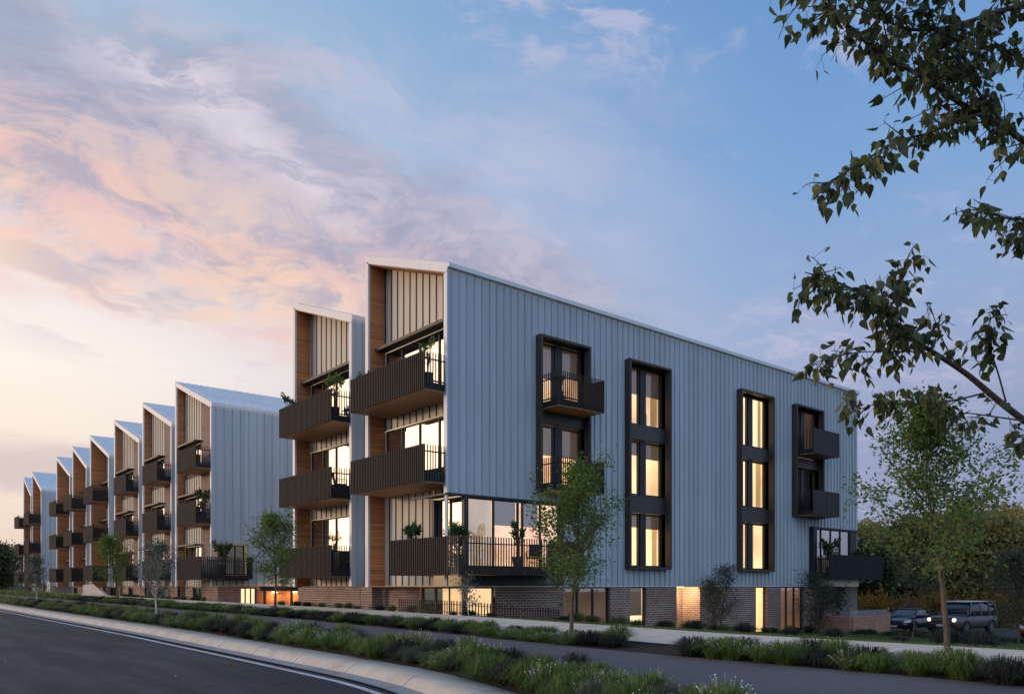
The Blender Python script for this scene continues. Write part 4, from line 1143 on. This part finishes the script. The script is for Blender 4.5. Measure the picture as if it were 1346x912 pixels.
# ------------------------------------------------------------------ pot plants and balcony chairs
def potted(label, loc, h, r, seed, ls=.13, n=260, pot_h=.42, pot_r=.2, leaf='leaf_pot', asp=.4):
    rg = np.random.default_rng(seed); root = empty('potted_plant', loc, 0, label, 'pot plant')
    prof = [(pot_r * .72, 0), (pot_r * .95, pot_h * .6), (pot_r, pot_h), (pot_r * .88, pot_h), (pot_r * .85, pot_h - .05)]
    mb = MB(); mb.loft([[(q * math.cos(2 * math.pi * k / 14), q * math.sin(2 * math.pi * k / 14), z) for k in range(14)] for q, z in prof]); mb.build('pot', M['pot'], root, False)
    st = MB(); P = []
    for k in range(7):
        az = k * 2.4; d = Vector((math.cos(az) * r * rg.uniform(.3, .8), math.sin(az) * r * rg.uniform(.3, .8), h * rg.uniform(.6, 1)))
        a = Vector((0, 0, pot_h - .04)); b = a + Vector((d.x * .3, d.y * .3, (h - pot_h) * .55)); c = Vector((d.x, d.y, pot_h + (h - pot_h) * rg.uniform(.6, .95)))
        st.tube([a, b, c], [.012, .009, .004], 4)
        for f in np.linspace(.35, 1, 8): P.append(list(b.lerp(c, f) if f > .5 else a.lerp(b, f * 2)))
    st.build('stem', M['bark_dark'], root)
    P = np.array(P); idx = rg.integers(0, len(P), n); C = P[idx] + rg.normal(0, .12 * r, (n, 3))
    D_ = C - np.array([0, 0, pot_h + (h - pot_h) * .3]) + rg.normal(0, .25, (n, 3))
    leaf_mesh('foliage', C, D_, ls, M[leaf], root, 'oval', seed, asp)
    return root
z1, z2, z3 = [z + .26 for z in LV]
potted('wispy pot plant beside the pickets of the top balcony on the nearest gable', (16.0, 24.05, z3), 1.75, .35, 1, .10, 240, leaf='leaf_street')
potted('low pot plant peeking over the far end of the top balcony on the nearest gable', (15.9, 28.4, z3), 1.45, .40, 2, .10, 220, .5)
potted('bushy pot plant at the closed end of the corner balcony', (16.0, 25.0, z1), 1.65, .45, 3, .2, 240)
potted('tall leafy pot plant at the bend of the corner balcony', (16.05, 22.2, z1), 1.5, .34, 4, .17, 220)
potted('dark pot plant before the glazing of the corner balcony', (18.9, 22.5, z1), 1.75, .33, 5, .17, 200)
potted('airy tall pot plant at the picket end of the second gable top balcony', (16.0, 31.2, z3), 1.9, .5, 6, .13, 330, leaf='leaf_street')
potted('pot plant at the outer end of the second gable top balcony', (15.85, 35.5, z3), 1.75, .45, 7, .13, 260)
potted('olive like pot plant on the lowest balcony of the second gable', (16.0, 31.3, z1), 1.8, .42, 8, .09, 420, leaf='leaf_olive', asp=.25)
potted('large pot plant in a grey pot on the first balcony of the middle building', (17.0, 47.55, z1), 1.8, .55, 9, .26, 240, .6, .28)
potted('green pot plant on the second balcony of the middle building', (16.2, 48.5, z2), 1.7, .6, 10, .2, 300, .5)
potted('pot plant behind the pickets of the top framed balcony on the long wall', (21.5, Y0 - .55, z3), 1.1, .3, 11, .12, 200)
potted('leafy pot plant behind the solid screen of the end balcony', (41.8, 22.85, z1), 1.95, .55, 12, .24, 260)
potted('small pot plant on the far part of the end balcony', (45.2, 22.9, z1), 1.55, .4, 13, .2, 150)

def chair(label, loc, rz):
    root = empty('balcony_chair', loc, rz, label, 'chair')
    mb = MB(); mb.box(-.26, .26, -.26, .26, .38, .44); mb.build('seat', M['black'], root, bevel=.015)
    mb = MB(); mb.prism([(-.26, .22, .45), (.26, .22, .45), (.26, .26, .45), (-.26, .26, .45)], [(-.26, .32, .9), (.26, .32, .9), (.26, .36, .9), (-.26, .36, .9)]); mb.build('backrest', M['black'], root, bevel=.01)
    for sx in (-1, 1):
        for sy in (-1, 1):
            mb = MB(); mb.tube([(sx * .22, sy * .22, .38), (sx * .26, sy * .26, 0)], [.018, .014], 6); mb.build('leg', M['black'], root)
        mb = MB(); mb.tube([(sx * .27, -.22, .40), (sx * .29, -.2, .62), (sx * .28, .27, .64)], [.015, .015, .015], 6); mb.build('armrest', M['black'], root)
chair('dark chair behind the pickets of the second gable middle balcony', (16.3, 31.3, z2), 1.2)
chair('dark chair beside the pot plant on the second gable lowest balcony', (16.7, 31.9, z1), .6)
chair('dark chair before the glazing of the corner balcony', (19.9, 22.7, z1), 2.6)
chair('dark chair behind the pickets of the middle building second balcony', (16.5, 48.6, z2), 1.0)

# ------------------------------------------------------------------ cars
def ring(x, w, z0, z1, n=20, e=3.2, wt=None):
    out = []
    for k in range(n):
        a = 2 * math.pi * (k + .5) / n; c, s = math.cos(a), math.sin(a)
        yy = abs(c) ** (2 / e) * (1 if c > 0 else -1); zz = abs(s) ** (2 / e) * (1 if s > 0 else -1)
        f = (zz + 1) / 2; ww = w + ((wt if wt is not None else w) - w) * f
        out.append((x, yy * ww, (z0 + z1) / 2 + zz * (z1 - z0) / 2))
    return out
def wheel(root, x, y, r, w):
    n = 22; sgn = 1 if y > 0 else -1
    def cyl(r0, y0, y1):
        return [[(x + r0 * math.cos(2 * math.pi * k / n), yy, r + r0 * math.sin(2 * math.pi * k / n)) for k in range(n)] for yy in (y0, y1)]
    mb = MB(); prof = [(r * .62, -w / 2), (r * .93, -w / 2), (r, -w / 2 + .03), (r, w / 2 - .03), (r * .93, w / 2), (r * .62, w / 2)]
    mb.loft([[(x + q * math.cos(2 * math.pi * k / n), y + yy, r + q * math.sin(2 * math.pi * k / n)) for k in range(n)] for q, yy in prof])
    wh = mb.build('wheel', M['rubber'], root, True)
    mr_ = MB(); yo = y + sgn * (w / 2 + .002)
    for k in range(5):
        a = 2 * math.pi * k / 5
        p = [(x + q * math.cos(a + da), yo, r + q * math.sin(a + da)) for q, da in ((.04, -1), (r * .6, -.16), (r * .6, .16), (.04, 1))]
        mr_.prism(p, [(u, v + sgn * .015, ww) for u, v, ww in p])
    mr_.loft([[(x + q * math.cos(2 * math.pi * k / n), yo + o_, r + q * math.sin(2 * math.pi * k / n)) for k in range(n)] for q, o_ in ((r * .63, 0), (r * .63, sgn * .02), (r * .55, sgn * .02), (r * .55, 0))], False)
    mr_.build('rim', M['rim'], wh)
def car(name, label, loc, rz, kind):
    root = empty(name, loc, rz, label, 'car')      # +x is the nose
    if kind == 'suv':
        L, W, r = 4.75, .98, .40; paint = M['paint_tan']
        secs = [(2.36, .86, .42, .98), (2.30, .93, .36, 1.06), (2.05, .97, .34, 1.12), (1.0, .98, .34, 1.17), (0, .98, .34, 1.18), (-1.6, .98, .34, 1.18), (-2.2, .96, .36, 1.18), (-2.34, .92, .42, 1.14)]
        gl = [(1.02, .84, 1.14, 1.20, .84), (.62, .90, 1.14, 1.86, .78), (-.4, .92, 1.14, 1.93, .80), (-2.0, .92, 1.14, 1.92, .80), (-2.28, .90, 1.14, 1.30, .84)]
        roof = (.60, -2.08, .80, 1.90, 1.97); axles = (1.45, -1.45)
    else:
        L, W, r = 4.6, .92, .33; paint = M['paint_red'] if kind == 'red' else M['paint_navy']
        secs = [(2.32, .62, .40, .62), (2.25, .76, .30, .72), (2.0, .88, .24, .80), (1.2, .92, .22, .90), (.4, .92, .22, .95), (-1.0, .92, .22, .97), (-1.9, .90, .26, .98), (-2.2, .82, .32, .96), (-2.3, .70, .42, .90)]
        gl = [(1.25, .76, .86, .93, .72), (.35, .84, .9, 1.36, .60), (-.4, .85, .9, 1.43, .62), (-1.1, .84, .9, 1.38, .60), (-2.0, .76, .9, .99, .68)]
        roof = (.28, -1.15, .60, 1.385, 1.44); axles = (1.42, -1.38)
    body = MB(); body.loft([ring(x, w, a, b, 24, 4.5 if kind == 'suv' else 3.4, w * (.97 if kind == 'suv' else .92)) for x, w, a, b in secs]); body.build('body', paint, root, True)
    g = MB(); g.loft([ring(x, w, a, b, 24, 5.0, wt) for x, w, a, b, wt in gl]); g.build('window_glass', M['carglass'] if kind == 'suv' else M['carglass_pale'], root, True)
    rf = MB(); x0, x1, w, za, zb_ = roof
    rf.loft([ring(x0 + .05, w * .93, za - .01, zb_ - .03, 16, 3.5), ring(x0 - .25, w, za - .02, zb_, 16, 3.5), ring((x0 + x1) / 2, w * 1.01, za - .02, zb_ + .01, 16, 3.5), ring(x1, w * .97, za - .02, zb_ - .01, 16, 3.5)])
    rf.build('roof', M['paint_white'] if kind == 'suv' else paint, root, True)
    for sg in (1, -1):      # pillars
        if kind == 'suv': pl = [(a, b, .05, .905, .94, 1.15, .78, .815, 1.92) for a, b in ((.98, .60), (-.35, -.35), (-1.35, -1.4), (-2.24, -2.06))]
        else: pl = [(a, b, .04, .80, .85, .93, .595, .635, 1.4) for a, b in ((1.2, .33), (-.35, -.38), (-1.75, -1.12))]
        for xa, xb_, w_, ya_, yb_, za_, yc_, yd_, zb2 in pl:
            p = MB(); p.prism([(xa - w_, sg * ya_, za_), (xa + w_, sg * ya_, za_), (xa + w_, sg * yb_, za_), (xa - w_, sg * yb_, za_)], [(xb_ - w_, sg * yc_, zb2), (xb_ + w_, sg * yc_, zb2), (xb_ + w_, sg * yd_, zb2), (xb_ - w_, sg * yd_, zb2)])
            p.build('pillar', paint, root)
        mm = MB(); mm.loft([ring(.80 if kind == 'suv' else .9, .01, .0, .01, 10)] + [ring((.80 if kind == 'suv' else .9) + u, .11 * v, .0, .16, 10) for u, v in ((.02, 1), (.1, 1), (.14, .4))])
        m_ = mm.build('mirror', M['black'], root, True); m_.location = (0, sg * (W + .1), 1.16 if kind == 'suv' else .92)
    for ax in axles:
        for sg in (1, -1):
            wheel(root, ax, sg * (W - .13), r, .25)
            a = MB(); n = 14
            a.loft([[(ax + q * math.cos(math.pi * k / (n - 1)), sg * yy, r + q * math.sin(math.pi * k / (n - 1))) for k in range(n)] for q, yy in ((r * 1.08, W - .12), (r * 1.2, W - .02), (r * 1.2, W + .02), (r * 1.08, W + .02))], False); a.build('wheel_arch', M['black'], root)
    if kind == 'suv':
        f = MB(); f.box(2.33, 2.385, -.52, .52, .80, .96); f.build('grille', M['black'], root, bevel=.01)
        f = MB(); f.box(2.30, 2.40, -.86, .86, .42, .66); f.build('bumper', M['black'], root, bevel=.03)
        f = MB(); f.box(2.402, 2.415, -.27, .27, .52, .64); f.build('number_plate', M['plate'], root)
        f = MB(); f.box(2.38, 2.392, -.5, .5, .875, .89); f.build('grille_bar', M['plate'], root)
        for sg in (1, -1):
            f = MB(); f.loft([[(x, sg * .72 + q * math.cos(2 * math.pi * k / 16), .90 + q * math.sin(2 * math.pi * k / 16)) for k in range(16)] for x, q in ((2.26, .105), (2.385, .105), (2.40, .075))]); f.build('headlight', M['headlight'], root, True)
    else:
        f = MB(); f.box(2.22, 2.335, -.42, .42, .40, .58); f.build('grille', M['black'], root, bevel=.02)
        f = MB(); f.box(2.336, 2.345, -.22, .22, .34, .44); f.build('number_plate', M['plate'], root)
        for sg in (1, -1):
            f = MB(); f.prism([(2.0, sg * .80, .64), (2.22, sg * .55, .62), (2.22, sg * .55, .72), (2.0, sg * .80, .78)], [(2.02, sg * .90, .64), (2.30, sg * .60, .60), (2.28, sg * .60, .70), (2.0, sg * .90, .77)]); f.build('headlight', M['lens'], root)
            f = MB(); f.box(-2.31, -2.2, sg * .62 - .14, sg * .62 + .14, .76, .86); f.build('tail_light', M['paint_red'], root, bevel=.01)
    return root
def car_at(px, t): p = at(px, 800, t); return (p.x, p.y, gz(p.x, p.y) + .03)
def head(rx, fw): # image-space heading (right, forward) -> world angle
    return math.atan2(-SA * rx + CA * fw, CA * rx + SA * fw)
car('off_road_vehicle', 'taupe boxy off road vehicle with pale roof and lit headlights', car_at(1265, 47.5), head(-.83, -.56), 'suv')
car('sedan', 'dark navy sedan with unlit headlights parked beside the taupe vehicle', car_at(1195, 50.0), head(-.74, -.67), 'navy')
car('hatchback', 'bright red car cut off by the edge of the picture', car_at(1381, 43.0), head(-.75, -.66), 'red')

# ------------------------------------------------------------------ lamps that the photograph shows lit
def plight(name, loc, e, col=(1, .62, .28), r=.12):
    l = bpy.data.lights.new(name, 'POINT'); l.energy = e; l.color = col; l.shadow_soft_size = r
    o = bpy.data.objects.new(name, l); COL.objects.link(o); o.location = loc; return o
plight('porch_light', (30.37, Y0 + .55, -.25), 150, (1, .74, .42))
plight('wall_light', (20.35, 47.45, -.6), 45, (1, .45, .12)); plight('wall_light', (21.7, 47.45, -.6), 45, (1, .45, .12))

# ------------------------------------------------------------------ sky
SUNAZ = Vector((-.80, .60, 0)).normalized()
W = bpy.data.worlds.new('World'); SC.world = W; W.use_nodes = True
t = NT(W.node_tree); t.n.clear()
out = t.new('ShaderNodeOutputWorld'); bgn = t.new('ShaderNodeBackground'); t.l.new(bgn.outputs[0], out.inputs[0])
tc = t.new('ShaderNodeTexCoord'); N = t.vm('NORMALIZE', tc.outputs['Generated'])
rt = t.vm('DOT_PRODUCT', N, (CA, -SA, 0)); fw = t.vm('DOT_PRODUCT', N, (SA, CA, 0)); up = t.sep(N)[2]
az = t.m('ARCTAN2', rt, fw)                       # 0 = straight ahead, + towards the side street
el = t.m('ARCSINE', up)
warm = t.mr(az, -.62, .42, 1, 0)                  # 1 in the sunset quarter
warm = t.m('MULTIPLY', warm, t.mr(az, -2.6, -1.7, 0, 1))
cool_ramp = t.ramp(t.mr(el, 0, 1.0, 0, 1, False), [(0, srgb(168, 170, 196)), (.14, srgb(168, 172, 202)), (.30, srgb(148, 171, 210)), (.46, srgb(122, 162, 210)), (.62, srgb(106, 150, 204)), (1, srgb(92, 134, 190))])
warm_ramp = t.ramp(t.mr(el, 0, 1.0, 0, 1, False), [(0, srgb(226, 204, 190)), (.10, srgb(244, 224, 208)), (.24, srgb(255, 243, 232)), (.40, srgb(232, 222, 228)), (.58, srgb(158, 190, 217)), (1, srgb(120, 160, 205))])
cool_ramp = t.mix(t.m('MULTIPLY', t.mr(az, .10, .60), t.mr(el, .05, .42, .75, 0)), cool_ramp, srgb(122, 138, 178))
base = t.mix(warm, cool_ramp, warm_ramp)
# cloud deck coordinates: a flat layer seen in perspective, stretched along its drift
den = t.m('ADD', up, .22)
cx_ = t.m('DIVIDE', rt, den); cy_ = t.m('DIVIDE', fw, den)
a1 = .45
ux = t.m('ADD', t.m('MULTIPLY', cx_, math.cos(a1)), t.m('MULTIPLY', cy_, math.sin(a1)))
uy = t.m('SUBTRACT', t.m('MULTIPLY', cy_, math.cos(a1)), t.m('MULTIPLY', cx_, math.sin(a1)))
cv = t.comb(t.m('MULTIPLY', ux, 1.0), t.m('MULTIPLY', uy, 1.0), 0)
wp = t.new('ShaderNodeTexNoise', noise_dimensions='3D'); t.put(wp.inputs['Vector'], cv); wp.inputs['Scale'].default_value = 2.2; wp.inputs['Detail'].default_value = 5
wv = t.vm('SCALE', t.vm('SUBTRACT', wp.outputs['Color'], (.5, .5, .5)), None); wv.node.inputs['Scale'].default_value = .34
cw = t.vm('ADD', cv, wv)
wx, wy, wz_ = t.sep(cw)
n_big = t.noise(cw, 1.25, 8, .60, .0)
n_str = t.noise(t.comb(t.m('MULTIPLY', wx, 1.25), t.m('MULTIPLY', wy, 2.1), 3.1), 2.3, 9, .64, .25)
n_fine = t.noise(t.comb(t.m('MULTIPLY', wx, 1.7), t.m('MULTIPLY', wy, 2.5), 9.0), 5.2, 7, .64, .2)
def band(pa, pb):
    """signed distance from the great circle through two sky directions (az, el)"""
    def v(a, e): return Vector((CA * math.sin(a) + SA * math.cos(a), -SA * math.sin(a) + CA * math.cos(a), 0)) * math.cos(e) + Vector((0, 0, math.sin(e)))
    return t.vm('DOT_PRODUCT', N, tuple(v(*pa).cross(v(*pb)).normalized()))
def sky_pt(px, py):
    X = (px - CX) / FPX; Y = (HY - py) / FPX
    return (math.atan(X), math.atan(Y / math.sqrt(1 + X * X)))
sw = t.m('ADD', t.m('MULTIPLY', t.m('SUBTRACT', n_big, .5), .34), t.m('MULTIPLY', t.m('SUBTRACT', n_fine, .5), .10))
# pale veil that the whole sunset quarter shares
vl = t.m('MULTIPLY', t.m('MULTIPLY', t.mr(n_str, .35, .65), t.mr(el, .26, .40)), t.m('MULTIPLY', t.mr(az, -.05, .35, 1, 0), t.mr(el, .50, .66, 1, 0)))
base = t.mix(t.m('MULTIPLY', vl, .35), base, srgb(222, 208, 218))
# lavender cloud bank
s1 = t.m('ADD', band(sky_pt(60, 150), sky_pt(600, 365)), sw)
bank = t.m('MULTIPLY', t.mr(s1, -.135, -.06), t.mr(s1, .055, .12, 1, 0))
bank = t.m('MULTIPLY', bank, t.mr(t.m('ADD', az, t.m('MULTIPLY', t.m('SUBTRACT', n_big, .5), .5)), -.04, .26, 1, 0))
bank = t.m('MULTIPLY', bank, t.mr(n_str, .25, .50, .55, 1))
bank_col = t.mix(t.mr(t.m('ADD', t.m('MULTIPLY', n_str, .6), t.m('MULTIPLY', n_fine, .4)), .42, .60), srgb(152, 154, 180), srgb(194, 186, 202))
base = t.mix(t.m('MULTIPLY', bank, .84), base, bank_col)
# pale lit crest inside the bank
s3 = t.m('ADD', band(sky_pt(170, 95), sky_pt(430, 255)), t.m('MULTIPLY', sw, .5))
crest = t.m('MULTIPLY', t.m('MULTIPLY', t.mr(s3, -.040, 0), t.mr(s3, 0, .035, 1, 0)), t.mr(n_fine, .42, .58, .25, 1))
crest = t.m('MULTIPLY', crest, t.m('MULTIPLY', t.mr(az, -.56, -.42), t.mr(az, -.24, -.14, 1, 0)))
base = t.mix(t.m('MULTIPLY', crest, .8), base, srgb(224, 216, 226))
# peach fleece under the bank
s2 = t.m('ADD', band(sky_pt(0, 305), sky_pt(560, 470)), t.m('MULTIPLY', sw, .7))
pk = t.m('MULTIPLY', t.mr(s2, -.16, -.05), t.mr(s2, .0, .075, 1, 0))
pk = t.m('MULTIPLY', pk, t.mr(az, -.12, .10, 1, 0))
pk = t.m('MULTIPLY', pk, t.mr(n_fine, .36, .60, .25, 1))
base = t.mix(t.m('MULTIPLY', pk, .80), base, t.mix(t.mr(n_str, .40, .62), srgb(240, 196, 188), srgb(255, 214, 182)))
# grey puffs against the bright patch
gp = t.m('MULTIPLY', t.mr(n_str, .50, .60), t.m('MULTIPLY', t.mr(el, .22, .32), t.mr(el, .42, .52, 1, 0)))
gp = t.m('MULTIPLY', t.m('MULTIPLY', gp, t.mr(az, -.62, -.50, 0, 1)), t.mr(az, -.50, -.30, 1, 0))
base = t.mix(t.m('MULTIPLY', gp, .6), base, srgb(188, 178, 194))
# low lavender bar by the horizon
lb = t.m('MULTIPLY', t.mr(t.m('ADD', el, t.m('MULTIPLY', t.m('SUBTRACT', n_str, .5), .06)), .095, .115), t.mr(t.m('ADD', el, t.m('MULTIPLY', n_str, .04)), .155, .185, 1, 0))
lb = t.m('MULTIPLY', lb, t.mr(az, -.46, -.40, 1, 0))
base = t.mix(t.m('MULTIPLY', lb, .75), base, srgb(206, 188, 190))
# thin pink wisps across the blue
wz = t.m('MULTIPLY', t.mr(n_fine, .48, .66), t.mr(n_big, .42, .58))
wz = t.m('MULTIPLY', wz, t.mr(az, -.5, -.1)); wz = t.m('MULTIPLY', wz, t.mr(az, .3, .8, 1, .45))
wz = t.m('MULTIPLY', wz, t.mr(el, 1.0, 1.4, 1, 0))
base = t.mix(t.m('MULTIPLY', wz, .7), base, srgb(196, 194, 216))
veil = t.m('MULTIPLY', t.m('MULTIPLY', t.mr(n_big, .40, .75), t.mr(az, -.45, -.1)), t.m('MULTIPLY', t.mr(el, .02, .2), t.mr(el, .36, .52, 1, 0)))
base = t.mix(t.m('MULTIPLY', veil, t.mr(az, .1, .5, .55, .25)), base, srgb(198, 186, 206))
# clear bright sky behind the camera
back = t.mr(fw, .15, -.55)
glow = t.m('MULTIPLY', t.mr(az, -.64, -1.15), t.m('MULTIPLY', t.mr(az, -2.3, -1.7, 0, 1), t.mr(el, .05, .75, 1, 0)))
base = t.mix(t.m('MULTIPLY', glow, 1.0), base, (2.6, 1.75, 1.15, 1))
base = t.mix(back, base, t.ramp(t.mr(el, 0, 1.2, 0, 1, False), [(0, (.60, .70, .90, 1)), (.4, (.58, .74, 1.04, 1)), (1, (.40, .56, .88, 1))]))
sky = t.new('ShaderNodeTexSky', sky_type='NISHITA', sun_disc=False)
sun_el = R(7.0)
sky.sun_elevation = sun_el; sky.sun_rotation = math.atan2(SUNAZ.x, SUNAZ.y); sky.altitude = 50; sky.air_density = 1.2; sky.dust_density = 2.0; sky.ozone_density = 2.0
skyc = t.mix(1.0, sky.outputs[0], (.012, .012, .012, 1), 'MULTIPLY')
tot = t.mix(1.0, base, skyc, 'ADD')
below = t.mr(el, -.03, .0, 0, 1)
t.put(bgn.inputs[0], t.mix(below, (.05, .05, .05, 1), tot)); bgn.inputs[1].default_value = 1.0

sl = bpy.data.lights.new('sun', 'SUN'); sl.energy = 1.1; sl.angle = R(6); sl.color = (1.0, .72, .50)
so = bpy.data.objects.new('sun', sl); COL.objects.link(so)
sv = (SUNAZ * math.cos(sun_el) + Vector((0, 0, math.sin(sun_el))))
so.rotation_euler = sv.to_track_quat('Z', 'Y').to_euler()

# ------------------------------------------------------------------ camera and render settings
cam = bpy.data.cameras.new('camera'); co = bpy.data.objects.new('camera', cam); COL.objects.link(co)
co.rotation_euler = (math.pi / 2, 0, -math.asin(SA)); cam.sensor_width = 36; cam.lens = 36 * FPX / 1346
cam.shift_y = (HY - 456) / 1346; cam.clip_start = .05; cam.clip_end = 3000
SC.camera = co
SC.view_settings.view_transform = 'Standard'; SC.view_settings.look = 'None'; SC.view_settings.gamma = 1; SC.view_settings.exposure = 0
SC.view_settings.use_curve_mapping = False
SC.render.engine = 'CYCLES'
cy = SC.cycles
cy.max_bounces = 6; cy.diffuse_bounces = 3; cy.glossy_bounces = 3; cy.transparent_max_bounces = 12; cy.transmission_bounces = 4
cy.sample_clamp_indirect = 4; cy.caustics_reflective = False; cy.caustics_refractive = False
cy.use_denoising = True
try: cy.denoiser = 'OPENIMAGEDENOISE'
except Exception: pass
